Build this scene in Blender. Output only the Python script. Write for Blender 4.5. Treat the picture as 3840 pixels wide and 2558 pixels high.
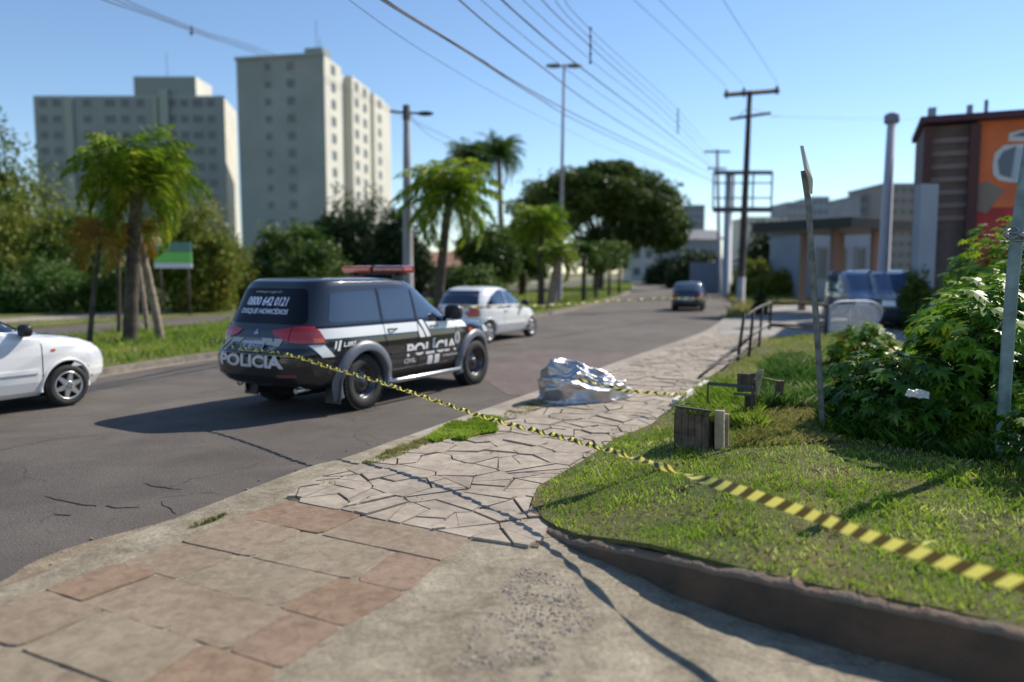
import bpy, bmesh, math, random
import numpy as np
from mathutils import Vector, Matrix, noise
R = math.radians
scene = bpy.context.scene
for o in list(bpy.data.objects): bpy.data.objects.remove(o, do_unlink=True)
COL = scene.collection

# ---------------------------------------------------------------- camera
F, CX, CY, HY, EYE = 2880.0, 1920.0, 1279.0, 1020.0, 1.92     # focal length in photo pixels, centre, horizon, eye height
PITCH = math.atan((CY - HY) / F)
cam_d = bpy.data.cameras.new('camera'); cam = bpy.data.objects.new('camera', cam_d); COL.objects.link(cam)
cam.location = (0, 0, EYE); cam.rotation_euler = (math.pi/2 - PITCH, 0, 0)
cam_d.sensor_width = 36; cam_d.lens = 27; cam_d.clip_end = 3000; cam_d.clip_start = .05
cam_d.dof.use_dof = True; cam_d.dof.focus_distance = 6.6; cam_d.dof.aperture_fstop = .60
scene.camera = cam

# ---------------------------------------------------------------- light
SX, SY, SZ = .92, .69, 1.0                                   # towards the sun
SUN_EL = math.atan2(SZ, math.hypot(SX, SY)); SUN_AZ = math.atan2(SX, SY)
w = bpy.data.worlds.new('World'); scene.world = w; w.use_nodes = True
wn = w.node_tree; bg = wn.nodes['Background']
sky = wn.nodes.new('ShaderNodeTexSky'); sky.sky_type = 'NISHITA'; sky.sun_disc = False
sky.sun_elevation = SUN_EL; sky.sun_rotation = SUN_AZ; sky.air_density = 1.0; sky.dust_density = 0.0; sky.ozone_density = 4.0; sky.altitude = 0
wn.links.new(sky.outputs[0], bg.inputs[0]); bg.inputs[1].default_value = .128
sd = bpy.data.lights.new('sun', 'SUN'); sd.energy = 5.0; sd.angle = R(.53); sd.color = (1, .93, .82)
sun = bpy.data.objects.new('sun', sd); COL.objects.link(sun); sun.location = (10, 10, 30)
sun.rotation_euler = Vector((SX, SY, SZ)).to_track_quat('Z', 'Y').to_euler()
scene.view_settings.view_transform = 'Standard'; scene.view_settings.look = 'None'
scene.view_settings.exposure = .3; scene.view_settings.gamma = 1
scene.cycles.max_bounces = 6; scene.cycles.transparent_max_bounces = 6

# ---------------------------------------------------------------- placing helpers
def gz(x, y):                                                 # the street climbs gently in the distance
    y = min(y, 150)
    t = max(0.0, y - 42)
    return .000085*t*t if t < 70 else .000085*4900 + .0119*(t - 70)
def ray(px, py):
    v = Vector(((px-CX)/F, 1.0, -(py-CY)/F))
    c, s = math.cos(PITCH), math.sin(PITCH)
    return Vector((v.x, c*v.y + s*v.z, -s*v.y + c*v.z))
def G(px, py, z=0.0):                                         # point of the ground (plus z) seen at a pixel
    r = ray(px, py)
    if r.z > -1e-4: r = Vector((r.x, r.y, -1e-4))
    t = (EYE - z)/-r.z
    for _ in range(30):
        y = r.y*t; t = t*.5 + .5*(EYE - z - gz(0, y))/-r.z
        if t < 0 or t > 400: t = 400
    return Vector((r.x*t, r.y*t, EYE + r.z*t))
def D(px, py, d):                                             # point at depth d seen at a pixel
    r = ray(px, py); return Vector((r.x, r.y, r.z))*(d/r.y) + Vector((0, 0, EYE))
def rnd(a, b): return random.uniform(a, b)
def sm(t): t = min(1, max(0, t)); return t*t*(3-2*t)

# ---------------------------------------------------------------- materials
def nodes(m): return m.node_tree.nodes, m.node_tree.links
def mat(name, col, rough=.7, metal=0, var=0.0, scale=4.0, bump=0.0, bscale=None, col2=None, coat=0, spec=.5, emit=None, trans=0, detail=6, bdist=.02):
    m = bpy.data.materials.new(name); m.use_nodes = True; n, l = nodes(m); b = n['Principled BSDF']
    b.inputs['Base Color'].default_value = (*col, 1); b.inputs['Roughness'].default_value = rough
    b.inputs['Metallic'].default_value = metal; b.inputs['Coat Weight'].default_value = coat
    b.inputs['Specular IOR Level'].default_value = spec; b.inputs['Coat Roughness'].default_value = .04
    if var or col2 or bump: tc = n.new('ShaderNodeTexCoord')
    if var or col2:
        tx = n.new('ShaderNodeTexNoise'); tx.inputs['Scale'].default_value = scale; tx.inputs['Detail'].default_value = detail
        l.new(tc.outputs['Object'], tx.inputs['Vector'])
        rp = n.new('ShaderNodeValToRGB'); l.new(tx.outputs['Fac'], rp.inputs[0])
        c2 = col2 or tuple(min(1, c*(1+var)) for c in col); c1 = col if col2 else tuple(c*(1-var) for c in col)
        rp.color_ramp.elements[0].position = .35; rp.color_ramp.elements[0].color = (*c1, 1)
        rp.color_ramp.elements[1].position = .65; rp.color_ramp.elements[1].color = (*c2, 1)
        l.new(rp.outputs[0], b.inputs['Base Color'])
    if bump:
        bt = n.new('ShaderNodeTexNoise'); bt.inputs['Scale'].default_value = bscale or scale*6; bt.inputs['Detail'].default_value = 8
        l.new(tc.outputs['Object'], bt.inputs['Vector'])
        bn = n.new('ShaderNodeBump'); bn.inputs['Strength'].default_value = bump; bn.inputs['Distance'].default_value = bdist
        l.new(bt.outputs['Fac'], bn.inputs['Height']); l.new(bn.outputs[0], b.inputs['Normal'])
    if emit:
        b.inputs['Emission Color'].default_value = (*emit, 1); b.inputs['Emission Strength'].default_value = 1
    return m
def leaf_mat(name, c1, c2, c3=None, scale=1.2, trans=.35, rough=.5):
    m = bpy.data.materials.new(name); m.use_nodes = True; n, l = nodes(m); b = n['Principled BSDF']
    geo = n.new('ShaderNodeNewGeometry'); tc = n.new('ShaderNodeTexCoord')
    tx = n.new('ShaderNodeTexNoise'); tx.inputs['Scale'].default_value = scale; tx.inputs['Detail'].default_value = 3
    l.new(tc.outputs['Object'], tx.inputs['Vector'])
    ad = n.new('ShaderNodeMath'); ad.operation = 'MULTIPLY_ADD'; ad.inputs[1].default_value = .35
    l.new(geo.outputs['Random Per Island'], ad.inputs[0]); l.new(tx.outputs['Fac'], ad.inputs[2])
    rp = n.new('ShaderNodeValToRGB'); l.new(ad.outputs[0], rp.inputs[0])
    e = rp.color_ramp.elements; e[0].position = .42; e[0].color = (*c1, 1); e[1].position = .78; e[1].color = (*c2, 1)
    if c3: k = e.new(.92); k.color = (*c3, 1)
    b.inputs['Roughness'].default_value = rough; b.inputs['Specular IOR Level'].default_value = .35
    l.new(rp.outputs[0], b.inputs['Base Color'])
    tr = n.new('ShaderNodeBsdfTranslucent'); l.new(rp.outputs[0], tr.inputs[0])
    mx = n.new('ShaderNodeMixShader'); mx.inputs[0].default_value = trans
    l.new(b.outputs[0], mx.inputs[1]); l.new(tr.outputs[0], mx.inputs[2]); l.new(mx.outputs[0], n['Material Output'].inputs[0])
    return m

# ---------------------------------------------------------------- mesh helpers
def link(o, parent=None):
    COL.objects.link(o)
    if parent: o.parent = parent
    return o
def meshobj(name, verts, faces, m, parent=None, smooth=False):
    me = bpy.data.meshes.new(name); me.from_pydata([tuple(v) for v in verts], [], faces); me.update()
    for x in (m if isinstance(m, (list, tuple)) else [m]): me.materials.append(x)
    if smooth: me.polygons.foreach_set('use_smooth', [True]*len(me.polygons))
    return link(bpy.data.objects.new(name, me), parent)
def fastmesh(name, V, nper, m, parent=None, smooth=False):     # V: (n, 3) vertices, every face its own nper corners
    V = np.asarray(V, dtype=np.float32).reshape(-1, 3); nv = len(V); nf = nv//nper
    me = bpy.data.meshes.new(name); me.vertices.add(nv); me.vertices.foreach_set('co', V.ravel())
    me.loops.add(nv); me.loops.foreach_set('vertex_index', np.arange(nv, dtype=np.int32))
    me.polygons.add(nf); me.polygons.foreach_set('loop_start', np.arange(0, nv, nper, dtype=np.int32))
    me.polygons.foreach_set('loop_total', np.full(nf, nper, dtype=np.int32))
    me.materials.append(m); me.update(calc_edges=True); me.validate()
    return link(bpy.data.objects.new(name, me), parent)
def bmobj(name, bm, m, parent=None, smooth=False):
    me = bpy.data.meshes.new(name); bm.normal_update(); bm.to_mesh(me); bm.free()
    for x in (m if isinstance(m, (list, tuple)) else [m]): me.materials.append(x)
    if smooth:
        for p in me.polygons: p.use_smooth = True
    return link(bpy.data.objects.new(name, me), parent)
def box(bm, c, s, rot=None, bev=0, mi=0):
    r = bmesh.ops.create_cube(bm, size=1); vs = r['verts']
    M = Matrix.Translation(Vector(c)) @ (rot.to_4x4() if rot is not None else Matrix()) @ Matrix.Diagonal((s[0], s[1], s[2], 1))
    bmesh.ops.transform(bm, matrix=M, verts=vs)
    fs = {f for v in vs for f in v.link_faces}
    for f in fs: f.material_index = mi
    if bev:
        es = list({e for v in vs for e in v.link_edges})
        bmesh.ops.bevel(bm, geom=es, offset=bev, segments=2, profile=.7, affect='EDGES')
def RZ(a): return Matrix.Rotation(a, 3, 'Z')
def tube(bm, pts, rad, n=8, cap=True, mi=0):
    pts = [Vector(p) for p in pts]; rings = []
    up = Vector((0, 0, 1)); prev = None
    for i, p in enumerate(pts):
        t = (pts[min(i+1, len(pts)-1)] - pts[max(i-1, 0)]).normalized()
        a = t.cross(up) if abs(t.dot(up)) < .95 else t.cross(Vector((1, 0, 0)))
        if prev is not None:
            a = prev - t*prev.dot(t)
        a.normalize(); prev = a; b = t.cross(a)
        r = rad[i] if isinstance(rad, (list, tuple)) else rad
        rings.append([bm.verts.new(p + (a*math.cos(q) + b*math.sin(q))*r) for q in [2*math.pi*k/n for k in range(n)]])
    for i in range(len(rings)-1):
        for k in range(n):
            f = bm.faces.new((rings[i][k], rings[i][(k+1) % n], rings[i+1][(k+1) % n], rings[i+1][k])); f.material_index = mi; f.smooth = True
    if cap:
        for rg in (rings[0], rings[-1]):
            f = bm.faces.new(rg); f.material_index = mi
def tubeobj(name, pts, rad, m, parent=None, n=8):
    bm = bmesh.new(); tube(bm, pts, rad, n); bmesh.ops.recalc_face_normals(bm, faces=bm.faces[:])
    return bmobj(name, bm, m, parent)
def lathe(bm, prof, n=32, axis='Y', c=(0, 0, 0), mi=0):        # prof: (radius, along-axis)
    rings = []
    for r, h in prof:
        ring = []
        for k in range(n):
            q = 2*math.pi*k/n
            p = {'Y': (r*math.cos(q), h, r*math.sin(q)), 'Z': (r*math.cos(q), r*math.sin(q), h), 'X': (h, r*math.cos(q), r*math.sin(q))}[axis]
            ring.append(bm.verts.new(Vector(p) + Vector(c)))
        rings.append(ring)
    for i in range(len(rings)-1):
        for k in range(n):
            f = bm.faces.new((rings[i][k], rings[i][(k+1) % n], rings[i+1][(k+1) % n], rings[i+1][k])); f.smooth = True; f.material_index = mi
    return rings
def tag(o, label=None, cat=None, group=None, kind=None):
    if label: o['label'] = label
    if cat: o['category'] = cat
    if group: o['group'] = group
    if kind: o['kind'] = kind
    return o
def empty(name, loc, label, cat, group=None, rz=0):
    o = bpy.data.objects.new(name, None); COL.objects.link(o); o.location = loc; o.rotation_euler = (0, 0, rz)
    o.empty_display_size = .2
    return tag(o, label, cat, group)

# ---------------------------------------------------------------- ground sheets
def inpoly(P, x, y):
    c = np.zeros(np.shape(x), dtype=bool); n = len(P)
    for i in range(n):
        x1, y1 = P[i][0], P[i][1]; x2, y2 = P[(i+1) % n][0], P[(i+1) % n][1]
        if y1 == y2: continue
        k = ((y1 > y) != (y2 > y)) & (x < (x2-x1)*(y-y1)/(y2-y1) + x1); c ^= k
    return c
def sheet(name, P, zf, m, cuts=None, skirt=0, kind='structure'):
    bm = bmesh.new(); vs = [bm.verts.new((p[0], p[1], 0)) for p in P]; bm.faces.new(vs)
    ys = [p[1] for p in P]; xs = [p[0] for p in P]
    def cut(co, no):
        bmesh.ops.bisect_plane(bm, geom=bm.verts[:]+bm.edges[:]+bm.faces[:], plane_co=co, plane_no=no)
    if cuts:
        step, far = cuts; y = math.ceil(min(ys)/step)*step
        while y < max(ys):
            cut((0, y, 0), (0, 1, 0)); y += step if y < far else max(step, 8.0)
        if step < 2:
            x = math.ceil(min(xs)/step)*step
            while x < max(xs): cut((x, 0, 0), (1, 0, 0)); x += step
    bmesh.ops.triangulate(bm, faces=[f for f in bm.faces if len(f.verts) > 4])
    for v in bm.verts: v.co.z = zf(v.co.x, v.co.y)
    bmesh.ops.recalc_face_normals(bm, faces=bm.faces[:])
    if sum(f.normal.z for f in bm.faces) < 0: bmesh.ops.reverse_faces(bm, faces=bm.faces[:])
    if skirt:
        be = [e for e in bm.edges if e.is_boundary]
        r = bmesh.ops.extrude_edge_only(bm, edges=be)
        for v in [g for g in r['geom'] if isinstance(g, bmesh.types.BMVert)]: v.co.z -= skirt
    o = bmobj(name, bm, m); o['kind'] = kind; return o
def xy(v): return (v.x, v.y)
def smoothpoly(P, n=4):                                       # Catmull-Rom through an open polyline
    P = [Vector(p) for p in P]; out = []
    for i in range(len(P)-1):
        a, b, c, d = P[max(i-1, 0)], P[i], P[i+1], P[min(i+2, len(P)-1)]
        for k in range(n):
            t = k/n; out.append(.5*((2*b) + (c-a)*t + (2*a-5*b+4*c-d)*t*t + (3*b-a-3*c+d)*t**3))
    return out + [P[-1]]

# ================================================================ SETTING
def ramp_mix(m, base_scale, c1, c2, fine, cf1, cf2, bump=.3, rough=.9, dist=.01, amt=.45):
    """two scales of noise: broad stains times fine grain"""
    mt = bpy.data.materials.new(m); mt.use_nodes = True; n, l = nodes(mt); b = n['Principled BSDF']
    b.inputs['Roughness'].default_value = rough; b.inputs['Specular IOR Level'].default_value = .3
    tc = n.new('ShaderNodeTexCoord')
    a = n.new('ShaderNodeTexNoise'); a.inputs['Scale'].default_value = base_scale; a.inputs['Detail'].default_value = 7; a.inputs['Roughness'].default_value = .6
    f = n.new('ShaderNodeTexNoise'); f.inputs['Scale'].default_value = fine; f.inputs['Detail'].default_value = 5; f.inputs['Roughness'].default_value = .75
    for t in (a, f): l.new(tc.outputs['Object'], t.inputs['Vector'])
    r1 = n.new('ShaderNodeValToRGB'); r2 = n.new('ShaderNodeValToRGB')
    l.new(a.outputs['Fac'], r1.inputs[0]); l.new(f.outputs['Fac'], r2.inputs[0])
    for r, (x, y) in ((r1, (c1, c2)), (r2, (cf1, cf2))):
        r.color_ramp.elements[0].position = .33; r.color_ramp.elements[0].color = (*x, 1)
        r.color_ramp.elements[1].position = .67; r.color_ramp.elements[1].color = (*y, 1)
    mx = n.new('ShaderNodeMix'); mx.data_type = 'RGBA'; mx.blend_type = 'MULTIPLY'; mx.inputs[0].default_value = 1
    l.new(r1.outputs[0], mx.inputs[6]); l.new(r2.outputs[0], mx.inputs[7])
    md = n.new('ShaderNodeTexNoise'); md.inputs['Scale'].default_value = base_scale*5.3; md.inputs['Detail'].default_value = 9; md.inputs['Roughness'].default_value = .68; md.inputs['Distortion'].default_value = .5
    l.new(tc.outputs['Object'], md.inputs['Vector']); r3 = n.new('ShaderNodeValToRGB'); l.new(md.outputs['Fac'], r3.inputs[0])
    r3.color_ramp.elements[0].position = .30; r3.color_ramp.elements[0].color = (1-amt*.8, 1-amt*.85, 1-amt*.9, 1); r3.color_ramp.elements[1].position = .62; r3.color_ramp.elements[1].color = (1.06, 1.05, 1.04, 1)
    m3 = n.new('ShaderNodeMix'); m3.data_type = 'RGBA'; m3.blend_type = 'MULTIPLY'; m3.inputs[0].default_value = 1
    l.new(mx.outputs[2], m3.inputs[6]); l.new(r3.outputs[0], m3.inputs[7]); mx = m3
    l.new(mx.outputs[2], b.inputs['Base Color'])
    bn = n.new('ShaderNodeBump'); bn.inputs['Strength'].default_value = bump; bn.inputs['Distance'].default_value = dist
    l.new(f.outputs['Fac'], bn.inputs['Height']); l.new(bn.outputs[0], b.inputs['Normal'])
    return mt, mx, b
M_asphalt, mx_, b_ = ramp_mix('asphalt', .22, (.105, .093, .083), (.160, .143, .128), 55, (.50, .49, .49), (1.40, 1.37, 1.32), .9, .85, .012, .35)
def add_cracks(m, out_socket, bsdf, scale, dark, width, distort=.6):
    n, l = nodes(m); tc = n.new('ShaderNodeTexCoord')
    nz = n.new('ShaderNodeTexNoise'); nz.inputs['Scale'].default_value = 1.7; nz.inputs['Detail'].default_value = 6
    l.new(tc.outputs['Object'], nz.inputs['Vector'])
    mxv = n.new('ShaderNodeMix'); mxv.data_type = 'RGBA'; mxv.blend_type = 'ADD'; mxv.inputs[0].default_value = distort
    l.new(tc.outputs['Object'], mxv.inputs[6]); l.new(nz.outputs['Color'], mxv.inputs[7])
    v = n.new('ShaderNodeTexVoronoi'); v.feature = 'DISTANCE_TO_EDGE'; v.inputs['Scale'].default_value = scale
    l.new(mxv.outputs[2], v.inputs['Vector'])
    r = n.new('ShaderNodeValToRGB'); l.new(v.outputs['Distance'], r.inputs[0])
    r.color_ramp.elements[0].position = 0; r.color_ramp.elements[0].color = (dark, dark, dark, 1)
    r.color_ramp.elements[1].position = width; r.color_ramp.elements[1].color = (1, 1, 1, 1)
    nm = n.new('ShaderNodeTexNoise'); nm.inputs['Scale'].default_value = .9; nm.inputs['Detail'].default_value = 3
    l.new(tc.outputs['Object'], nm.inputs['Vector'])
    rm = n.new('ShaderNodeValToRGB'); l.new(nm.outputs['Fac'], rm.inputs[0]); rm.color_ramp.elements[0].position = .5; rm.color_ramp.elements[1].position = .6
    m2 = n.new('ShaderNodeMix'); m2.data_type = 'RGBA'; m2.blend_type = 'MULTIPLY'
    l.new(rm.outputs[0], m2.inputs[0]); l.new(out_socket, m2.inputs[6]); l.new(r.outputs[0], m2.inputs[7])
    l.new(m2.outputs[2], bsdf.inputs['Base Color'])
add_cracks(M_asphalt, mx_.outputs[2], b_, .55, .35, .006)
M_concrete, mx_, b_ = ramp_mix('concrete', .8, (.28, .245, .18), (.43, .38, .292), 38, (.62, .61, .60), (1.2, 1.18, 1.14), .8, .9, .014, .6)
add_cracks(M_concrete, mx_.outputs[2], b_, .7, .45, .008)
M_sand, _, _ = ramp_mix('sandy gutter', 1.6, (.22, .175, .12), (.36, .295, .21), 45, (.55, .55, .55), (1.25, 1.22, 1.2), .6, .95, .012)
M_stone, _, _ = ramp_mix('pavement stone', 1.3, (.33, .285, .23), (.45, .39, .32), 30, (.86, .84, .82), (1.08, 1.06, 1.05), .35, .85, .006)
M_joint, _, _ = ramp_mix('stone bedding', 2.5, (.07, .058, .04), (.17, .14, .10), 40, (.7, .7, .7), (1.2, 1.2, 1.1), .7, .95, .015)
FL = []
for nm_, a_, c_ in (('grey flagstone', (.245, .19, .135), (.31, .245, .178)), ('green grey flagstone', (.25, .205, .145), (.315, .26, .19)),
                    ('brown flagstone', (.225, .15, .10), (.29, .205, .14)), ('pink flagstone', (.24, .165, .115), (.30, .215, .155))):
    FL.append(ramp_mix(nm_, 2.2, a_, c_, 34, (.85, .84, .83), (1.08, 1.07, 1.06), .4, .85, .007)[0])
M_soil, _, _ = ramp_mix('soil and turf', 1.3, (.07, .105, .02), (.17, .14, .06), 30, (.6, .6, .6), (1.2, 1.2, 1.1), .7, .95, .02)
M_turf, _, _ = ramp_mix('distant turf', .4, (.10, .145, .03), (.22, .215, .075), 9, (.6, .62, .55), (1.2, 1.2, 1.1), .6, .95, .05)
M_path, _, _ = ramp_mix('dirt path', .4, (.29, .25, .20), (.42, .37, .31), 8, (.85, .85, .85), (1.08, 1.08, 1.08), .4, .95, .02)
M_kerb, _, _ = ramp_mix('kerb concrete', 1.2, (.21, .185, .15), (.33, .29, .24), 20, (.75, .75, .75), (1.1, 1.1, 1.1), .5, .9, .01)
M_grassgr, _, _ = ramp_mix('yard ground', .06, (.12, .13, .05), (.22, .19, .11), 2, (.7, .7, .7), (1.1, 1.1, 1.1), .3, .95, .05)

sheet('ground', [(-500, -30), (500, -30), (500, 900), (-500, 900)], lambda x, y: gz(x, y) - .10, M_grassgr, cuts=(6, 160))

# --- road
KPX = [(0, 2262), (400, 2092), (900, 1890), (1150, 1790), (1330, 1738), (1640, 1622), (1990, 1495), (2314, 1373), (2467, 1317), (2645, 1251), (2722, 1195),
       (2758, 1160), (2740, 1128), (2700, 1098), (2650, 1070), (2600, 1052), (2560, 1042)]
KW = [Vector((-7.2, -1.5, 0)), Vector((-4.6, 2.2, 0))] + [G(*p) for p in KPX]
for v in KW: v.z = 0
KS = smoothpoly(KW, 6)
OPX = [(2300, 1046), (2150, 1056), (1600, 1108), (1200, 1145), (830, 1180), (430, 1209), (90, 1232), (-500, 1275)]
OW = [G(*p) for p in OPX]; OW.append(OW[-1] + Vector((-14, -24, 0)))
sheet('road', [xy(v) for v in KS] + [xy(v) for v in OW] + [(-42, -12), (-20, -12)], lambda x, y: gz(x, y), M_asphalt, cuts=(4, 150))

# --- gutter of washed sand along the kerb, with an uneven edge
g_in, g_out = [], []
for i, v in enumerate(KS):
    if v.y > 42 or i == 0: continue
    t = (KS[min(i+1, len(KS)-1)] - KS[i-1]).normalized(); nrm = Vector((-t.y, t.x, 0))
    wd = (.30*sm((8.0-v.y)/4) + .09)*(.75 + .5*noise.noise(v*1.3))
    g_in.append(v + nrm*wd); g_out.append(v - nrm*.10)
P = [xy(v) for v in g_in] + [xy(v) for v in reversed(g_out)]
sheet('gutter', P, lambda x, y: gz(x, y) + .006, M_sand, cuts=(3, 60))

# --- pavement base and driveway
RPX = [(1760, 2010), (1530, 2210), (1290, 2340), (1060, 2500)]
def dz(x, y): return .092 - .045*max(0.0, x-.2)*sm((5.4-y)/1.4) + .004*noise.noise(Vector((x*1.4, y*1.4, 0))) + gz(x, y)
ks_near = [v for v in KS if v.y < 8.5]
sheet('driveway', [xy(v) for v in ks_near] + [(9, 8.5), (9, -4), (-5, -4)], dz, M_concrete, cuts=(.3, 9), skirt=.14)
ks_far = [v for v in KS if v.y >= 8.45]
ks_far = [ks_near[-1]] + ks_far if (ks_far[0]-ks_near[-1]).length > .05 else ks_far
ks_far = [v for v in ks_far if v.y < 44]
sheet('pavement', [xy(v) for v in ks_far] + [(40, ks_far[-1].y+4), (40, 8.5), (9, 8.5)], lambda x, y: .088 + gz(x, y), M_path, cuts=(4, 60), skirt=.14)

# --- crazy paving: irregular flat stones laid with open joints (one sheet of stone)
CP = [(1078, 1868), (1175, 1800), (1345, 1748), (1500, 1693), (1660, 1640), (1990, 1512), (2318, 1384), (2470, 1326), (2640, 1262), (2760, 1256), (2870, 1262), (2850, 1290),
      (2770, 1360), (2640, 1440), (2560, 1510), (2460, 1590), (2330, 1640), (2180, 1740), (2050, 1830), (2010, 1880), (2050, 1950), (2020, 2050), (1760, 2010)]
CPW = [xy(G(x, y, .105)) for x, y in CP]
random.seed(4)
def voronoi_cells(P, sx, sy, jit, gap, maxtest=24, ang=0.0):
    xs = [p[0] for p in P]; ys = [p[1] for p in P]; seeds = {}
    i0, i1 = int(min(xs)/sx)-3, int(max(xs)/sx)+3; j0, j1 = int(min(ys)/sy)-3, int(max(ys)/sy)+3
    for i in range(i0, i1+1):
        for j in range(j0, j1+1):
            seeds[i, j] = ((i + rnd(-jit, jit) + .5*(j % 2))*sx, (j + rnd(-jit, jit))*sy)
    cells = []; ccw = sum(P[k][0]*P[(k+1) % len(P)][1] - P[(k+1) % len(P)][0]*P[k][1] for k in range(len(P)))
    for (i, j), s in seeds.items():
        ins = inpoly(P, np.array([s[0]]), np.array([s[1]]))[0]
        if not ins:
            dm = 9
            for e in range(len(P)):
                A_, B_ = Vector(P[e]), Vector(P[(e+1) % len(P)]); d_ = B_-A_; t_ = max(0, min(1, (Vector(s)-A_).dot(d_)/d_.length_squared)); dm = min(dm, (Vector(s)-A_-d_*t_).length)
            if dm > .26: continue
        poly = [(s[0]-3*sx, s[1]-3*sy), (s[0]+3*sx, s[1]-3*sy), (s[0]+3*sx, s[1]+3*sy), (s[0]-3*sx, s[1]+3*sy)]
        for a in range(-3, 4):
            for b in range(-3, 4):
                q = seeds.get((i+a, j+b))
                if q is None or (a == 0 and b == 0): continue
                nx, ny = q[0]-s[0], q[1]-s[1]; L = math.hypot(nx, ny); nx /= L; ny /= L; c = L/2 - gap*rnd(.5, 1.6)
                out = []
                for k in range(len(poly)):
                    p, r = poly[k], poly[(k+1) % len(poly)]
                    dp = (p[0]-s[0])*nx + (p[1]-s[1])*ny - c; dr = (r[0]-s[0])*nx + (r[1]-s[1])*ny - c
                    if dp <= 0: out.append(p)
                    if dp*dr < 0:
                        t = dp/(dp-dr); out.append((p[0]+t*(r[0]-p[0]), p[1]+t*(r[1]-p[1])))
                poly = out
                if len(poly) < 3: break
            if len(poly) < 3: break
        for e in range(len(P)):                                # trim to the edge of the paved area
            a_, b_ = P[e], P[(e+1) % len(P)]; ex, ey = b_[0]-a_[0], b_[1]-a_[1]; L = math.hypot(ex, ey); tt = ((s[0]-a_[0])*ex + (s[1]-a_[1])*ey)/L/L
            if not -.25 < tt < 1.25: continue
            nx, ny = ey/L, -ex/L; ds = (s[0]-a_[0])*nx + (s[1]-a_[1])*ny
            if abs(ds) > .45: continue
            if ccw < 0: nx, ny = -nx, -ny
            out = []
            for k in range(len(poly)):
                p, r = poly[k], poly[(k+1) % len(poly)]
                dp = (p[0]-a_[0])*nx + (p[1]-a_[1])*ny - .02; dr = (r[0]-a_[0])*nx + (r[1]-a_[1])*ny - .02
                if dp <= 0: out.append(p)
                if dp*dr < 0: t = dp/(dp-dr); out.append((p[0]+t*(r[0]-p[0]), p[1]+t*(r[1]-p[1])))
            poly = out
            if len(poly) < 3: break
        if len(poly) < 3: continue
        c_ = (sum(p[0] for p in poly)/len(poly), sum(p[1] for p in poly)/len(poly)); ar = abs(sum(poly[k][0]*poly[(k+1) % len(poly)][1] - poly[(k+1) % len(poly)][0]*poly[k][1] for k in range(len(poly))))/2
        if ar > .004 and inpoly(P, np.array([c_[0]]), np.array([c_[1]]))[0]: cells.append((c_, poly))
    return cells
def shards(cells):
    out = []
    for s, poly in cells:
        stack = [poly]
        for _ in range(random.choice((0, 1, 1, 2))):
            q = stack.pop(0); c = (sum(p[0] for p in q)/len(q), sum(p[1] for p in q)/len(q)); a = rnd(0, 3.14); nx, ny = math.cos(a), math.sin(a); o_ = rnd(-.03, .03); g = rnd(.003, .011)
            for sg in (1, -1):
                r_ = []
                for k in range(len(q)):
                    p, r = q[k], q[(k+1) % len(q)]
                    dp = sg*((p[0]-c[0])*nx + (p[1]-c[1])*ny - o_) + g; dr = sg*((r[0]-c[0])*nx + (r[1]-c[1])*ny - o_) + g
                    if dp <= 0: r_.append(p)
                    if dp*dr < 0: t = dp/(dp-dr); r_.append((p[0]+t*(r[0]-p[0]), p[1]+t*(r[1]-p[1])))
                if len(r_) >= 3: stack.append(r_)
        for q in stack: out.append(((sum(p[0] for p in q)/len(q), sum(p[1] for p in q)/len(q)), q))
    return out
bm = bmesh.new()
for s, poly in shards(voronoi_cells(CPW, .44, .29, .72, .0075)):
    far = s[1] > 14
    z0 = .112 + rnd(-.010, .010) + gz(*s); tx, ty = rnd(-.012, .012), rnd(-.012, .012)
    top = [bm.verts.new((p[0] + rnd(-.006, .006), p[1] + rnd(-.006, .006), z0 + tx*(p[0]-s[0]) + ty*(p[1]-s[1]))) for p in poly]
    f = bm.faces.new(top); f.material_index = random.choice((0, 0, 0, 0, 1))
    if f.normal.z < 0: f.normal_flip()
    bot = [bm.verts.new((v.co.x, v.co.y, .07 + gz(*s))) for v in top]
    for k in range(len(top)):
        bm.faces.new((top[k], bot[k], bot[(k+1) % len(top)], top[(k+1) % len(top)]))
bmesh.ops.recalc_face_normals(bm, faces=bm.faces[:])
M_stone2, _, _ = ramp_mix('greyer pavement stone', 1.3, (.29, .25, .205), (.39, .34, .285), 30, (.86, .84, .82), (1.08, 1.06, 1.05), .35, .85, .006)
o = bmobj('stone_pavement', bm, [M_stone, M_stone2]); o['kind'] = 'structure'
sheet('stone_bedding', CPW, lambda x, y: .097 + gz(x, y), M_joint, cuts=(3, 60))['kind'] = 'structure'

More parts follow.
